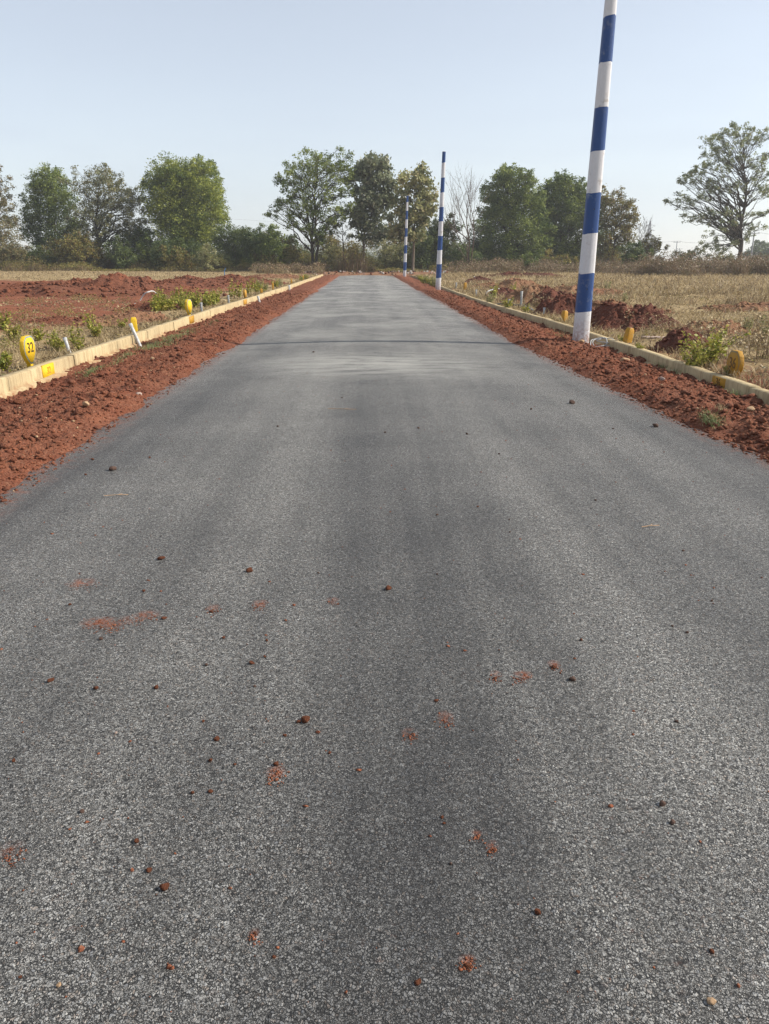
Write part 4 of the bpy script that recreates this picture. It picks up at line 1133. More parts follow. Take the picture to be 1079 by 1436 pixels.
tree('leafy_tree', 'dense dark tree with sunlit top right of the bare tree', TG, 104, 716, GR, 0.20, 13, 'l_green', 'bark', 0.32, 2.0, 19, stems=2, depth=.9)
tree('leafy_tree', 'dense dark tree directly left of the nearest striped pole', TG, 108, 786,
     [(784, 255, 8), (800, 256, 8), (768, 264, 9), (788, 270, 13), (810, 268, 9), (758, 282, 8), (774, 288, 14), (800, 292, 16), (822, 284, 10), (764, 308, 13), (788, 316, 18), (816, 312, 14), (832, 300, 8), (768, 336, 14), (794, 344, 16), (820, 340, 14), (834, 326, 8), (780, 360, 11), (808, 362, 11)],
     0.21, 13, 'l_green', 'bark', 0.32, 2.0, 20, stems=2, depth=.9)
tree('leafy_tree', 'yellow green tree directly right of the nearest striped pole', TG, 106, 858,
     [(846, 274, 8), (862, 280, 10), (876, 290, 9), (886, 302, 7), (850, 292, 12), (868, 302, 13), (884, 316, 8), (846, 312, 13), (866, 322, 13), (880, 334, 9), (850, 334, 12), (868, 346, 10), (842, 352, 9), (856, 358, 10)],
     0.19, 11, 'l_olive', 'bark', 0.22, 2.0, 21, stems=2, depth=.9)
tree('leafy_tree', 'tall sparse tree standing alone at the right border', TG, 98, 1037,
     [(1000, 196, 6), (1014, 190, 6), (1025, 184, 6), (1042, 188, 7), (1056, 190, 6), (1066, 194, 5), (998, 208, 7), (1012, 210, 8), (1028, 206, 9), (1046, 204, 8), (1002, 222, 9), (1020, 228, 9), (1038, 225, 8), (1054, 232, 7), (990, 240, 8), (972, 248, 8), (960, 252, 6), (982, 256, 8), (1004, 250, 8), (954, 276, 7), (944, 284, 5), (962, 288, 7), (976, 276, 6), (992, 270, 8), (1010, 268, 8), (1028, 262, 7),
      (972, 308, 7), (986, 304, 7), (1000, 310, 8), (1016, 300, 7), (1008, 326, 8), (1020, 338, 8), (1006, 346, 6), (1042, 330, 8), (1050, 320, 6), (1072, 262, 8), (1082, 268, 8), (1060, 272, 6), (1068, 228, 6), (1080, 215, 6), (1074, 244, 5), (1050, 256, 6), (1064, 300, 4)],
     0.17, 6.5, 'l_lone', 'bark', 0.25, 3.4, 22, depth=.65, fill=.45, twigs=6)
tree('rain_tree', 'small far umbrella shaped tree at the right border', TG, 230, 1063, [(1052, 356, 7), (1063, 351, 8), (1076, 352, 7), (1068, 357, 8), (1086, 356, 7)], 0.5, 3.0, 'l_dark', 'bark', 0.4, 2.0, 23)

# ---- bare tree
def bare_tree(lab, px, Y, seed, height, lean, spread=0.5, name='bare_tree', r0=0.14, levels=4, ground=0.05):
    rg = np.random.default_rng(seed)
    c = atdist(px, 370, Y)
    root = empty(name, (c.x, Y, ground))
    tag(root, lab, 'tree', TG)
    main, twig = Tubes(), Tubes()
    def grow(p, d, L, r, lev):
        n = 6
        pts = [p]
        q, dd = p.copy(), d.copy()
        for _ in range(n):
            dd = dd + rg.normal(size=3) * 0.10 + np.array([0, 0, 0.05]); dd /= np.linalg.norm(dd)
            q = q + dd * L / n; pts.append(q.copy())
        (main if lev == 0 else twig).add(pts, np.linspace(r, r * 0.5 if lev < levels else r * .2, n + 1), 7 if lev == 0 else 5, cap=False)
        if lev >= levels: return
        for _ in range(rg.integers(2, 4)):
            i = rg.integers(3, n + 1)
            nd = dd + rg.normal(size=3) * spread; nd[2] = abs(nd[2]) * .8 + .25; nd /= np.linalg.norm(nd)
            grow(pts[i], nd, L * rg.uniform(.5, .75), max(0.008, r * rg.uniform(.38, .55)), lev + 1)
        grow(q, dd, L * .65, max(.01, r * .5), lev + 1)
    for (ld, hf, rf) in lean:
        d = np.array([ld[0], ld[1], 1.0]); d /= np.linalg.norm(d)
        grow(np.array([0, 0, -.2]), d, height * hf * .42, r0 * rf, 0)
    main.build('trunk', M['barkbrown'], root)
    twig.build('branches', M['barkmid'], root)
    return root
bare_tree('leafless grey tree between the middle pole and the dense dark trees', 659, 88, 5, 10.6, [((-0.02, 0.05), 1.0, 1.0), ((0.10, -.05), 1.08, .7), ((-.22, 0.1), .75, .6)], 0.42, r0=.13)
bare_tree('low leafless shrub tree right of the yellow green tree', 888, 100, 8, 7.0, [((0.5, 0), 1, .7), ((0.25, .1), 1., .7)], 0.5, r0=.08)

# ---- bushes of the tree line
B = [
    ('pale olive bush at the left border under the sparse pale tree', 100, [(5, 330, 14), (-12, 345, 16), (15, 350, 14), (0, 362, 14), (28, 362, 11)], .17, 6, 'l_pale'),
    ('dark low bush under the first full tree from the left', 104, [(56, 362, 11), (70, 366, 10), (45, 368, 9)], .17, 8, 'l_dark'),
    ('olive bush in the gap before the second full tree', 106, [(104, 352, 12), (115, 362, 11), (95, 366, 9)], .17, 7, 'l_olive'),
    ('dark round bush right under the second full tree', 104, [(165, 352, 12), (180, 358, 12), (170, 368, 9)], .17, 8, 'l_dark'),
    ('dark green bush filling the gap left of the creeper tree', 106, [(200, 350, 12), (212, 340, 10), (208, 362, 12), (220, 358, 10)], .17, 8, 'l_green'),
    ('olive bush at the foot of the creeper tree', 100, [(232, 362, 11), (248, 366, 11), (262, 368, 9)], .16, 8, 'l_olive'),
    ('yellowish bush at the right foot of the creeper tree', 98, [(288, 358, 10), (298, 366, 9), (280, 370, 8)], .16, 7, 'l_yellow'),
    ('rounded dark green bush right of the creeper tree', 106, [(322, 330, 12), (335, 338, 14), (318, 348, 14), (345, 350, 12), (332, 360, 12)], .17, 9, 'l_dark'),
    ('olive bush beyond the far end of the left soil bank', 108, [(356, 348, 11), (368, 344, 11), (362, 360, 11), (375, 362, 9)], .17, 8, 'l_olive'),
    ('upright green bush left of the forked tree', 100, [(380, 322, 8), (378, 335, 10), (390, 342, 11), (380, 352, 11), (396, 358, 10)], .17, 8, 'l_green'),
    ('brownish bush at the left foot of the forked tree', 98, [(408, 350, 9), (420, 356, 9), (410, 364, 8)], .16, 7, 'l_olive'),
    ('yellowish bush behind the thin half bare tree', 104, [(462, 352, 9), (474, 356, 9), (468, 366, 8), (455, 362, 8)], .16, 6, 'l_yellow'),
    ('green bush between thin tree and narrow dark tree', 108, [(490, 345, 9), (500, 352, 9), (494, 362, 9)], .16, 7, 'l_olive'),
    ('yellow green bush behind the road end, right of the narrow dark tree', 100, [(532, 350, 10), (548, 352, 11), (560, 358, 10), (540, 364, 9), (555, 368, 8)], .16, 7, 'l_yellow'),
    ('pale green bush left of the farthest pole, behind the yellow one', 112, [(520, 338, 8), (545, 340, 9), (558, 345, 8)], .17, 6, 'l_olive'),
    ('dark bush between the farthest pole and the middle pole', 100, [(590, 350, 11), (602, 342, 11), (596, 362, 11), (584, 366, 8)], .17, 9, 'l_dark'),
    ('tall green bush left of the bare tree', 102, [(606, 318, 9), (618, 325, 11), (630, 318, 10), (612, 340, 12), (632, 338, 12), (624, 354, 12), (638, 356, 10)], .17, 9, 'l_dark'),
    ('dark green bush mass joining the two dense dark trees', 112, [(756, 285, 12), (764, 300, 14), (758, 320, 16), (768, 342, 15), (752, 355, 13)], .18, 9, 'l_green'),
    ('dark bush mass behind the nearest striped pole', 112, [(828, 285, 11), (834, 302, 13), (838, 322, 14), (832, 345, 14), (842, 360, 11)], .18, 9, 'l_green'),
    ('dark bush right behind the bare tree', 110, [(668, 320, 11), (676, 340, 13), (664, 352, 12), (680, 358, 12)], .18, 9, 'l_dark'),
    ('tall dark bush filling the gap right of the farthest pole', 108, [(590, 330, 11), (604, 335, 12), (598, 350, 13), (612, 355, 11)], .17, 9, 'l_dark'),
    ('green bush between the forked tree and the thin tree', 106, [(455, 345, 10), (466, 340, 10), (474, 350, 11), (462, 360, 10)], .17, 8, 'l_olive'),
    ('olive bush right of the yellowing tree trunk', 110, [(560, 335, 9), (572, 345, 11), (584, 352, 10), (566, 360, 10)], .17, 8, 'l_olive'),
    ('wide dark bush below the gap between the two first full trees', 104, [(90, 350, 13), (106, 345, 13), (122, 352, 13), (136, 360, 12), (110, 364, 12)], .17, 9, 'l_olive'),
    ('dark bush bridging the second full tree and the creeper tree', 108, [(182, 335, 13), (196, 328, 12), (204, 345, 14), (188, 352, 14), (172, 360, 12)], .17, 9, 'l_dark'),
    ('brown green bush below the creeper tree', 102, [(240, 350, 13), (256, 356, 13), (272, 352, 12), (226, 360, 11)], .17, 9, 'l_dark'),
    ('rounded bush between the soil bank end and the forked tree', 104, [(346, 336, 12), (360, 334, 12), (372, 346, 12), (352, 352, 12), (398, 350, 12), (410, 344, 9)], .17, 8, 'l_dark'),
    ('dark low bush at the foot of the bare tree', 96, [(645, 352, 10), (655, 362, 9), (640, 366, 8), (668, 360, 8)], .16, 8, 'l_dark'),
    ('leafy green sprout bush in front of the dense dark trees', 88, [(739, 362, 5), (745, 368, 5)], .15, 9, 'l_green'),
    ('low brown green bush in front of the trees left of the nearest pole', 92, [(770, 364, 8), (784, 368, 8), (796, 366, 8)], .16, 6, 'l_olive'),
    ('dark leafy bush right of the yellow green tree', 90, [(884, 352, 10), (880, 364, 10), (896, 360, 10), (892, 370, 8)], .16, 10, 'l_dark'),
    ('pale green round bush below the far pylon', 98, [(912, 338, 9), (904, 348, 9), (920, 350, 9), (910, 360, 9), (926, 362, 7)], .16, 7, 'l_olive'),
    ('grey green scrub bush below the left distant utility pole', 96, [(952, 360, 7), (968, 356, 8), (982, 358, 7), (962, 366, 7)], .16, 5, 'l_grey'),
    ('small grey bush at the left foot of the lone right tree', 102, [(1000, 360, 6), (1012, 362, 6), (1020, 366, 6)], .16, 5, 'l_grey'),
]
for i, (lab, Y_, lo, lf, dn, mt) in enumerate(B): bush(lab, Y_, lo, lf, dn, mt, 100 + i)

# ---- blades: dry grass, brush
def blades(name, Pts, hts, wid, lean, mat, rng, kind='stuff', parent=None, bend=0.35):
    n = len(Pts)
    a = rng.random(n) * 6.283
    dirx, diry = np.cos(a), np.sin(a)
    az = rng.random(n) * 6.283
    wx, wy = np.cos(az) * wid * .5, np.sin(az) * wid * .5
    ln = lean * (0.3 + rng.random(n)) * hts
    mid = Pts + np.stack([dirx * ln * .35, diry * ln * .35, hts * .6], 1)
    tip = Pts + np.stack([dirx * ln, diry * ln, hts * (1 - bend * rng.random(n))], 1)
    wv = np.stack([wx, wy, 0 * wx], 1)
    V = np.stack([Pts - wv, Pts + wv, mid + wv * .7, mid - wv * .7, tip], 1)
    b = 5 * np.arange(n)[:, None]
    F4 = b + np.array([[0, 1, 2, 3]]); F3 = b + np.array([[3, 2, 4]])
    t = rng.random(n); t2 = rng.random(n)
    o = mesh_obj(name, V.reshape(-1, 3), [F4, F3], mat, parent, attrs={'tint': ('FACE', np.concatenate([t, t])), 'tint2': ('FACE', np.concatenate([t2, t2]))})
    if kind: o['kind'] = kind
    return o

def scatter_field(n, side, y0, y1, xmax, thr, seed, pw=1.0):
    rg = np.random.default_rng(seed)
    y = y0 + (y1 - y0) * rg.random(n) ** pw
    x = 4.62 + (xmax(y) - 4.62) * rg.random(n) ** 1.15
    x = x * side
    d = fbm(x * .55, y * .45, seed, 4) + 0.55 * fbm(x * 2.2, y * 2.0, seed + 3, 3)
    k = (d > thr) & (soil_mask(x, y) < 0.6 + 0.3 * rg.random(n))
    x, y = x[k], y[k]
    cl = rg.normal(size=(len(x), 2)) * 0.02
    return np.stack([x + cl[:, 0], y + cl[:, 1], field_z(x, y) - 0.01], 1), rg
P, rg = scatter_field(90000, 1, 6, 34, lambda y: 6.0 + y * 0.62, -0.12, 301, 1.5)
blades('dry_grass', P, 0.04 + 0.26 * rg.random(len(P)) ** 2.6, 0.005 + 0.0004 * P[:, 1], 1.5, M['l_straw'], rg)
P, rg = scatter_field(80000, 1, 30, 95, lambda y: 6.0 + y * 0.60, -0.2, 302, 1.2)
blades('dry_grass', P, 0.05 + 0.32 * rg.random(len(P)) ** 2.4, 0.012 + 0.0005 * P[:, 1], 1.4, M['l_straw'], rg)
P, rg = scatter_field(42000, -1, 6, 30, lambda y: 6.0 + y * 0.5, 0.0, 303, 1.3)
blades('dry_grass', P, 0.03 + 0.13 * rg.random(len(P)) ** 2.4, 0.005 + 0.0004 * P[:, 1], 1.4, M['l_straw'], rg)
P, rg = scatter_field(60000, -1, 54, 104, lambda y: 6.0 + y * 0.60, -0.3, 304, 1.0)
blades('dry_grass', P, 0.03 + 0.14 * rg.random(len(P)) ** 2, 0.012 + 0.0004 * P[:, 1], 1.6, M['l_straw'], rg)
# dry grass along the back of both kerbs
for side, tab in ((-1, LK), (1, RK)):
    rg = np.random.default_rng(310 + side)
    y = 8 + 62 * rg.random(9000) ** 1.5
    x = lin(tab, y) + side * (0.17 + 0.55 * rg.random(len(y)) ** 1.6)
    k = fbm(x * 1.2, y * .8, 311, 3) > -0.1
    P = np.stack([x, y, field_z(x, y) - .01], 1)[k]
    blades('dry_grass', P, 0.03 + 0.18 * rg.random(len(P)) ** 2.4, 0.006 + 0.0004 * P[:, 1], 1.2, M['l_straw'], rg)

# leaf litter and creeping plants on the soil behind both kerbs
for side, tab in ((-1, LK), (1, RK)):
    rg = np.random.default_rng(330 + side)
    n = 26000
    y = 7 + 40 * rg.random(n) ** 1.7
    x = lin(tab, y) + side * (0.2 + (3.5 + 0.15 * y) * rg.random(n) ** 1.3)
    d = fbm(x * 1.1, y * .9, 335, 4)
    k = d > -0.02 if side < 0 else d > -0.12
    C = np.stack([x, y, field_z(x, y) + 0.012 + 0.03 * rg.random(n)], 1)[k]
    C = C[rg.random(len(C)) < .9]
    m = len(C) // 2
    leaf_obj('leaf_litter', C[:m], 0.035 + 0.02 * rg.random(m) + 0.0012 * C[:m, 1], M['l_straw'], None, rg, 1.2, .5)['kind'] = 'stuff'
    q = fbm(C[:, 0] * .8, C[:, 1] * .7, 337, 3) > 0.05
    g = C[q & (np.arange(len(C)) > m)]
    leaf_obj('ground_cover', g, 0.035 + 0.0012 * g[:, 1], M['l_olive'], None, rg, 1.0, .6)['kind'] = 'stuff'
    g = C[(~q) & (np.arange(len(C)) > m)]
    leaf_obj('leaf_litter', g, 0.04 + 0.0012 * g[:, 1], M['l_brush'], None, rg, 1.0, .5)['kind'] = 'stuff'

# ---- dry brush: twiggy mass in front of and under the trees
def brush_mass(name, spots, seed, mat, hscale=1.0, per=120, wid=0.02, leaf_mat=None, leaf=0.15):
    rg = np.random.default_rng(seed)
    P, H, LC = [], [], []
    for (x, y, h, rr) in spots:
        n = int(per * (0.6 + rr))
        a = rg.random(n) * 6.283; q = rr * rg.random(n) ** .6
        px_, py_ = x + np.cos(a) * q, y + np.sin(a) * q
        P.append(np.stack([px_, py_, field_z(px_, py_) - .02], 1)); H.append(h * hscale * (0.35 + 0.65 * rg.random(n)) * (1 - 0.45 * (q / rr) ** 2))
        m = int(n * 2.2)
        a = rg.random(m) * 6.283; q = rr * rg.random(m) ** .5 * 1.1
        LC.append(np.stack([x + np.cos(a) * q, y + np.sin(a) * q, 0.16 + h * hscale * rg.random(m) ** .8 * (1 - 0.4 * (q / rr / 1.1) ** 2)], 1))
    P = np.concatenate(P); H = np.concatenate(H); LC = np.concatenate(LC)
    o = blades(name, P, H, wid, 0.45, M[mat], rg)
    l_ = leaf_obj(name, LC, leaf, M[leaf_mat or mat], None, rg)
    l_['kind'] = 'stuff'
rg = np.random.default_rng(41)
spots = []
for _ in range(150):
    px = rg.uniform(640, 1120); Y_ = rg.uniform(70, 96)
    if px < 860: Y_ = rg.uniform(78, 98)
    if px > 900: Y_ = rg.uniform(66, 98)
    c = atdist(px, 375, Y_)
    spots.append((c.x, Y_, rg.uniform(.8, 1.9) * (1.15 if px > 900 else .95), rg.uniform(.7, 1.8)))
brush_mass('dry_brush', spots, 42, 'l_brush', 1.0, 150, 0.03)
spots = []
for _ in range(430):
    Y_ = 8 + 34 * rg.random() ** 1.5
    x = 5.2 + (3 + .35 * Y_) * rg.random()
    if fbm(x * .5, Y_ * .4, 51, 3) < -.02: continue
    spots.append((x, Y_, rg.uniform(.16, .62), rg.uniform(.12, .45)))
brush_mass('dry_weeds', spots, 46, 'l_brush', 1.0, 55, 0.009, 'l_straw', 0.045)
spots = []
for _ in range(110):
    Y_ = 8 + 26 * rg.random() ** 1.4
    x = -5.0 - (1 + .22 * Y_) * rg.random()
    spots.append((x, Y_, rg.uniform(.10, .30), rg.uniform(.12, .35)))
brush_mass('dry_weeds', spots, 47, 'l_straw', 1.0, 45, 0.009, 'l_olive', 0.04)
spots = []
for _ in range(170):
    px = rg.uniform(-30, 660); Y_ = rg.uniform(97, 110)
    if 455 < px < 620: Y_ = rg.uniform(90, 104)
    c = atdist(px, 375, Y_)
    hh = 1.3 + 2.6 * max(-.25, float(fbm(c.x * .16, Y_ * .1, 53, 3))) * 1.6
    spots.append((c.x, Y_, hh * rg.uniform(.55, 1.2), rg.uniform(.8, 1.9)))
brush_mass('undergrowth', spots, 43, 'l_brush', 1.0, 150, 0.035, 'l_olive')
spots = []
for _ in range(60):
    px = rg.uniform(360, 470); Y_ = rg.uniform(78, 98)
    c = atdist(px, 380, Y_)
    if abs(c.x) < 4.6: continue
    spots.append((c.x, Y_, rg.uniform(.5, 1.2), rg.uniform(.5, 1.2)))
brush_mass('dry_brush', spots, 44, 'l_straw', 1.0, 110, 0.025, 'l_brush')
# second, denser row well behind to close the skyline under the crowns
spots = []
for _ in range(150):
    px = rg.uniform(-60, 900); Y_ = rg.uniform(112, 124)
    c = atdist(px, 375, Y_)
    spots.append((c.x, Y_, rg.uniform(2.0, 3.6), rg.uniform(1.2, 2.4)))
brush_mass('undergrowth', spots, 45, 'l_olive', 1.2, 260, 0.05, 'l_dark')

# ---- leafy weeds: four kinds built once, then copied
def make_weed(stems, h, leaf, mat, seed, spread=0.14, upright=1.0):
    rg = np.random.default_rng(seed)
    root = empty('weed', (0, 0, 0))
    tb = Tubes(); C = []; SZ = []
    for _ in range(stems):
        a = rg.random() * 6.283
        p0 = np.array([math.cos(a), math.sin(a), 0]) * spread * .35 * rg.random()
        hh = h * rg.uniform(.6, 1.0)
        p2 = p0 + np.array([math.cos(a) * spread * rg.uniform(.3, 1.2), math.sin(a) * spread * rg.uniform(.3, 1.2), hh])
        pth = bez(p0 - np.array([0, 0, .03]), p0 + (p2 - p0) * np.array([.2, .2, .6]), p2, 7)
        tb.add(pth, np.linspace(0.006, 0.002, 7), 5, cap=False)
        nl = int(9 + 16 * hh)
        for k in range(nl):
            f = 0.22 + 0.78 * k / nl
            i = f * 6; j = min(int(i), 5); p = pth[j] + (pth[j + 1] - pth[j]) * (i - j)
            for _q in range(2):
                an = rg.random() * 6.283; r = leaf * rg.uniform(.4, .9) * (1.25 - .6 * f)
                C.append(p + np.array([math.cos(an) * r, math.sin(an) * r, r * rg.uniform(-.3, .6)])); SZ.append(leaf * rg.uniform(.7, 1.2) * (1.3 - .6 * f))
    tb.build('stems', M['l_olive'], root)
    leaf_obj('leaves', np.array(C), np.array(SZ), M[mat], root, rg, .6, .55)
    return root
WEEDS = [make_weed(7, .42, .075, 'l_weed', 1), make_weed(5, .55, .07, 'l_weed', 2), make_weed(9, .32, .065, 'l_weed', 3), make_weed(20, .52, .068, 'l_weed', 4, .36), make_weed(6, .45, .07, 'l_yellow', 5)]
used = set()
def weed(px, py, kind, scale, lab, group):
    x, y = onground(px, py, 0.12)
    z = float(field_z(np.array(x), np.array(y))) - 0.02
    o = WEEDS[kind] if kind not in used else copy_tree(WEEDS[kind])
    used.add(kind)
    o.location = (x, y, z); o.scale = (scale,) * 3
    o.rotation_euler = (random.uniform(-.1, .1), random.uniform(-.1, .1), random.uniform(0, 6.28))
    tag(o, lab, 'weed', group)
WG = 'leafy weeds behind the kerbs'
for (px, py, k, s, lab) in [
    (8, 468, 0, 1.0, 'yellow green weed beside the left border behind marker 32'), (20, 478, 2, 1.1, 'low yellow green weed just left of marker 32'), (3, 520, 2, 1.0, 'small weed at the left border in front of marker 32'),
    (55, 478, 0, 0.9, 'thin leafy weed just right of marker 32'), (74, 490, 1, 0.75, 'leafy weed left of the standing white pipe stub'), (86, 492, 2, 1.0, 'low weed touching the standing white pipe stub'),
    (105, 484, 1, 0.8, 'upright weed right of the standing white pipe stub'), (112, 492, 0, 0.7, 'small weed at the kerb right of the standing pipe stub'), (130, 468, 1, 0.95, 'tall lone weed between the pipe stub and the yellow post'),
    (137, 474, 2, 0.9, 'low weed below the tall lone weed'), (173, 462, 2, .8, 'little weed left of the bright yellow post')]:
    weed(px, py, k, s, lab, WG)
for (px, py, k, s, lab) in [
    (990, 512, 3, 1.05, 'bushy bright green weed behind the right kerb'), (974, 516, 3, .6, 'smaller bright weed beside the bushy bright green weed'), (1000, 505, 1, .7, 'thin weed leaning out of the bushy bright green weed'),
    (1076, 478, 4, 1.1, 'yellowing weed at the right border above marker 36'), (898, 492, 2, .6, 'low green weed right of the leaning ochre post'), (872, 478, 2, .55, 'little weed left of the leaning ochre post'),
    (852, 408, 4, 1.2, 'upright yellowish weed beyond the nearest striped pole'), (688, 424, 4, 1.0, 'yellowish weed at the far end of the black pipe'), (692, 418, 1, 1.3, 'tall green weed right of the pale hose arch'),
    (713, 432, 0, 1.1, 'yellow green weed behind the black pipe, nearest the stub'), (720, 412, 1, 1.1, 'thin green weed on the strawy humps'), (739, 437, 0, .8, 'leafy weed at the foot of the tall grey riser'), (875, 428, 4, .8, 'yellow weed sprig on the hump behind the nearest pole'),
    (1048, 470, 4, .8, 'faded weed between marker 36 and the right border'), (1022, 527, 2, .5, 'small green weed at the foot of marker 36')]:
    weed(px, py, k, s, lab, WG)
random.seed(9)
for i in range(27):
    px = random.uniform(218, 312); py = 436 - (px - 218) * 0.085 - random.uniform(0, 7)
    weed(px, py, random.choice([0, 1, 1, 2]), random.uniform(.95, 1.5), 'yellow green weed in the thick patch behind the left kerb', 'thick weed patch behind the left kerb')
for i in range(16):
    px = random.uniform(325, 436); py = 422 - (px - 325) * 0.285 - random.uniform(0, 4)
    weed(px, py, random.choice([0, 1, 2, 4]), random.uniform(1.0, 1.5), 'distant yellow green weed in the strip behind the far left kerb', 'far weed strip behind the left kerb')
for i in range(14):
    px = random.uniform(588, 612); py = 394 + (px - 588) * .36 - random.uniform(0, 3)
    weed(px, py, random.choice([0, 2, 4]), random.uniform(1.0, 1.5), 'distant yellowish weed left of the middle striped pole', 'far weed strip before the middle pole')

# ---- short green grass at the kerb foot and tufts on the verge
def grass_patch(px, py, rx, ry, n, h, mat, seed, verge=True):
    rg = np.random.default_rng(seed)
    x, y = onground(px, py, 0.07); x2, _ = onground(px + rx, py, .07); _, y2 = onground(px, py - ry, .07)
    a = rg.normal(size=(n, 2)) * .6
    X_, Y_ = x + a[:, 0] * abs(x2 - x), y + a[:, 1] * abs(y2 - y)
    side = 1 if x > 0 else -1
    lim = lin(LK, Y_) if side < 0 else lin(RK, Y_)
    X_ = np.where(np.abs(X_) > np.abs(lim) - .03, lim - side * .03 * (1 + rg.random(n)), X_)
    return np.stack([X_, Y_, verge_z(X_, Y_, side) - .005], 1), rg
Ps = []
for i, (px, py, rx, ry, n) in enumerate([(216, 484, 22, 5, 900), (245, 472, 18, 4, 700), (263, 463, 12, 3, 400), (178, 497, 9, 4, 260), (128, 519, 5, 3, 90), (137, 516, 8, 3, 160), (110, 520, 5, 3, 70), (163, 507, 4, 3, 80), (300, 452, 10, 3, 150), (232, 478, 14, 3, 400), (930, 512, 6, 3, 60), (948, 519, 4, 3, 60), (1030, 552, 6, 3, 80), (784, 468, 10, 4, 120)]):
    p, rg = grass_patch(px, py, rx, ry, n, .06, 'l_verge', 500 + i); Ps.append(p)
Ps = np.concatenate(Ps); rg = np.random.default_rng(77)
blades('verge_grass', Ps, 0.03 + .07 * rg.random(len(Ps)) ** 1.6, 0.006, 0.8, M['l_verge'], rg)
for (px, py, rx, ry, n, lab) in [(126, 527, 7, 2, 150, 'flat green grass tuft on the left verge below marker 32 kerb'), (997, 592, 9, 4, 260, 'bright green grass tuft at the right asphalt edge'), (1012, 585, 4, 2.5, 90, 'wispy grey grass tuft beside the bright tuft on the right verge')]:
    p, rg = grass_patch(px, py, rx, ry, n, .08, 'l_lush', 540 + int(px))
    o = blades('grass_tuft', p, 0.025 + .06 * rg.random(len(p)), 0.006, 1.2, M['l_verge' if px != 1012 else 'l_straw'], rg, None)
    tag(o, lab, 'grass tuft')

# ================================================================== ROAD END: low bank with pale stones
yb = np.linspace(-1, 1, 12)
bx = np.linspace(-7.5, 8.5, 90)
Xb, Qb = np.meshgrid(bx, yb)
Zb = 0.02 + (0.30 + .22 * fbm(Xb * .8, Qb * .5, 401, 3)) * (1 - Qb ** 2) * sstep(8.6, 6, np.abs(Xb - .5)) + .12 * fbm(Xb * 3, Qb * 3, 403, 3) * (1 - np.abs(Qb))
bank = mesh_obj('soil_heap', np.stack([Xb, 79.2 + Qb * 1.7, Zb], -1).reshape(-1, 3), grid_faces(90, 12), M['bank'], smooth=True)
tag(bank, 'low rubbly bank closing the far end of the road', 'soil heap', 'soil heaps in the fields')
random.seed(12)
for i in range(120):
    x = random.uniform(-6, 8); q = random.uniform(-1, .3)
    o = bpy.data.objects.new('rubble_stone', random.choice(SM[random.choice(['rubble', 'rubble', 'tanstone', 'clod', 'palestone', 'darkclod'])]))
    COL.objects.link(o)
    s = random.uniform(.04, .14)
    o.location = (x, 79.2 + q * 1.7, 0.06 + .34 * (1 - q * q)); o.scale = (s, s * random.uniform(.7, 1.2), s * random.uniform(.5, 1)); o.rotation_euler = (random.random(), random.random(), random.random() * 6)
    tag(o, 'fist sized rubble stone on the bank at the far road end', 'stone', 'rubble stones at the road end')

# ================================================================== FAR POWER LINE
def util_pole(px, top_py, Y, lab, arm=True):
    p = atdist(px, top_py, Y)
    root = empty('wooden_power_pole', (p.x, Y, 0))
    tag(root, lab, 'power pole', 'far power poles')
    H = p.z
    tb = Tubes(); tb.add([(0, 0, -.3), (0, 0, H * .5), (0, 0, H)], [0.17, .15, .12], 8); tb.build('shaft', M['iron'], root)
    if arm:
        boxes('crossarm', [((0, 0, H - .35), (2.2, .12, .14), None)], M['iron'], root)
        tb = Tubes()
        for k in (-1, 0, 1): tb.add([(k * .95, 0, H - .3), (k * .95, 0, H - .02)], .07, 6)
        tb.build('insulators', M['iron'], root)
    return p
p1 = util_pole(950, 338, 250, 'left one of two far thin power poles with crossarm')
p2 = util_pole(1058.5, 325, 170, 'right far power pole beside the umbrella shaped tree')
util_pole(953.5, 348, 340, 'tiny power pole just right of the left far pole', True)
def wire(a, b, sag, lab, rad=0.02):
    a, b = np.array(a, float), np.array(b, float)
    t = np.linspace(0, 1, 20)[:, None]
    p = a + (b - a) * t; p[:, 2] -= (sag * 4 * t * (1 - t))[:, 0]
    tb = Tubes(); tb.add(p, rad, 4)
    tag(tb.build('power_line', M['iron']), lab, 'power line', 'power lines in the far sky')
wire((p1.x, 250, p1.z), (p2.x, 170, p2.z), 1.2, 'power line from the left far pole to the right far pole', .025)
wire((p1.x, 250, p1.z), tuple(atdist(870, 330, 330)), 1.2, 'power line from the left far pole towards the pylon', .03)
wire((p2.x, 170, p2.z), tuple(atdist(1200, 326, 150)), .8, 'power line leaving the right far pole over the border', .02)
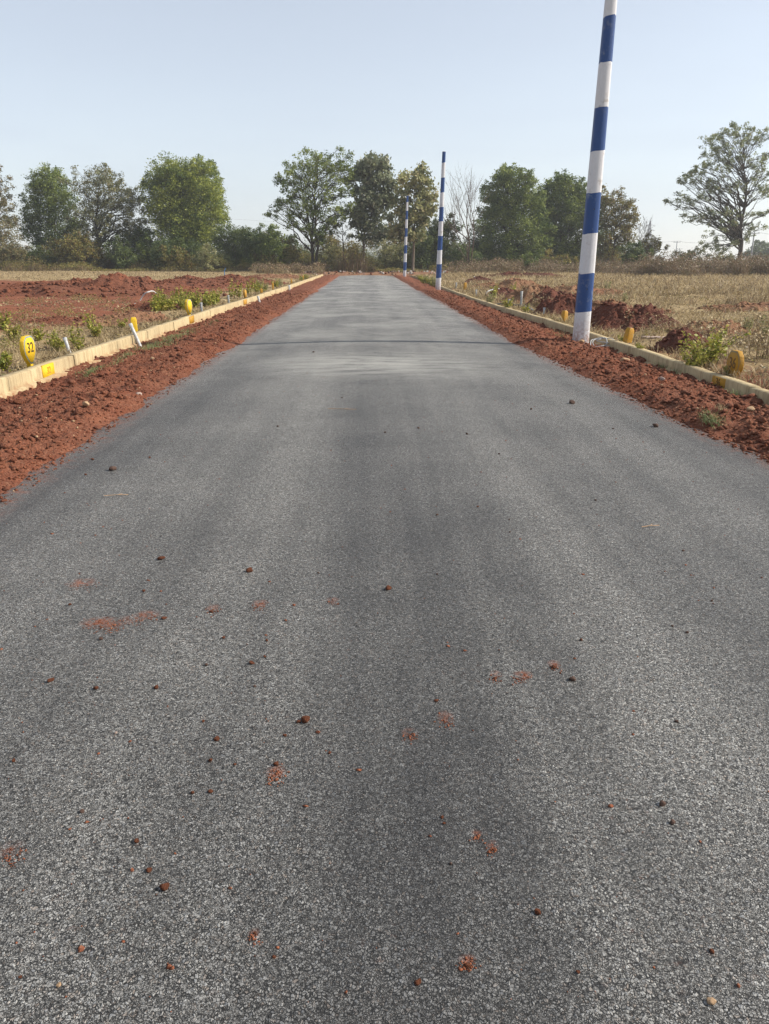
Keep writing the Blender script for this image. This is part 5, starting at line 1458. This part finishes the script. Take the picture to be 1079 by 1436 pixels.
for k, (ya, yb_) in enumerate(((273, 278), (289, 297), (304, 311))):
    wire(tuple(atdist(-60, ya, 300)), tuple(atdist(700, ya + 50, 560)), 3.0,
         ['topmost faint power line behind the left trees', 'middle faint power line behind the left trees', 'lowest faint power line behind the left trees'][k], .035)

def pylon(px, top_py, Y):
    p = atdist(px, top_py, Y)
    H = p.z
    root = empty('lattice_pylon', (p.x, Y, 0))
    tag(root, 'far pale lattice pylon right of the yellow green tree', 'pylon')
    lg, br, ar = Tubes(), Tubes(), Tubes()
    lv = [0, .2, .38, .52, .64, .74, .84, .92, 1.0]
    hwid = lambda f: 3.2 * (1 - f) ** 1.25 + 0.35
    cor = lambda f: [np.array([sx * hwid(f), sy * hwid(f), f * H]) for sx, sy in ((-1, -1), (1, -1), (1, 1), (-1, 1))]
    for i in range(len(lv) - 1):
        a, b = cor(lv[i]), cor(lv[i + 1])
        for k in range(4):
            lg.add([a[k], b[k]], .16, 4)
            br.add([a[k], b[(k + 1) % 4]], .09, 4); br.add([a[(k + 1) % 4], b[k]], .09, 4); br.add([b[k], b[(k + 1) % 4]], .09, 4)
    for f, L in ((.62, 4.6), (.76, 4.0), (.88, 3.2)):
        for s_ in (-1, 1):
            ar.add([(0, 0, f * H), (s_ * L, 0, f * H + .2)], .14, 4); ar.add([(0, 0, f * H + 1.5), (s_ * L, 0, f * H + .2)], .1, 4)
    lg.build('legs', M['iron'], root); br.build('lattice', M['iron'], root); ar.build('crossarms', M['iron'], root)
pylon(912.5, 310, 600)

# ================================================================== HAZE
HAZE = 0.0006
if HAZE:
    hm = bpy.data.materials.new('haze'); hm.use_nodes = True
    nt = hm.node_tree
    for n_ in list(nt.nodes):
        if n_.type != 'OUTPUT_MATERIAL': nt.nodes.remove(n_)
    pv = nt.nodes.new('ShaderNodeVolumePrincipled')
    pv.inputs['Color'].default_value = (0.95, 0.97, 1.0, 1)
    pv.inputs['Density'].default_value = HAZE
    pv.inputs['Anisotropy'].default_value = 0.3
    nt.links.new(pv.outputs[0], nt.nodes['Material Output'].inputs['Volume'])
    hz = boxes('haze', [((0, 380, 24.0), (1560, 880, 51.0), None)], hm)
    tag(hz, None, None, None, 'stuff')
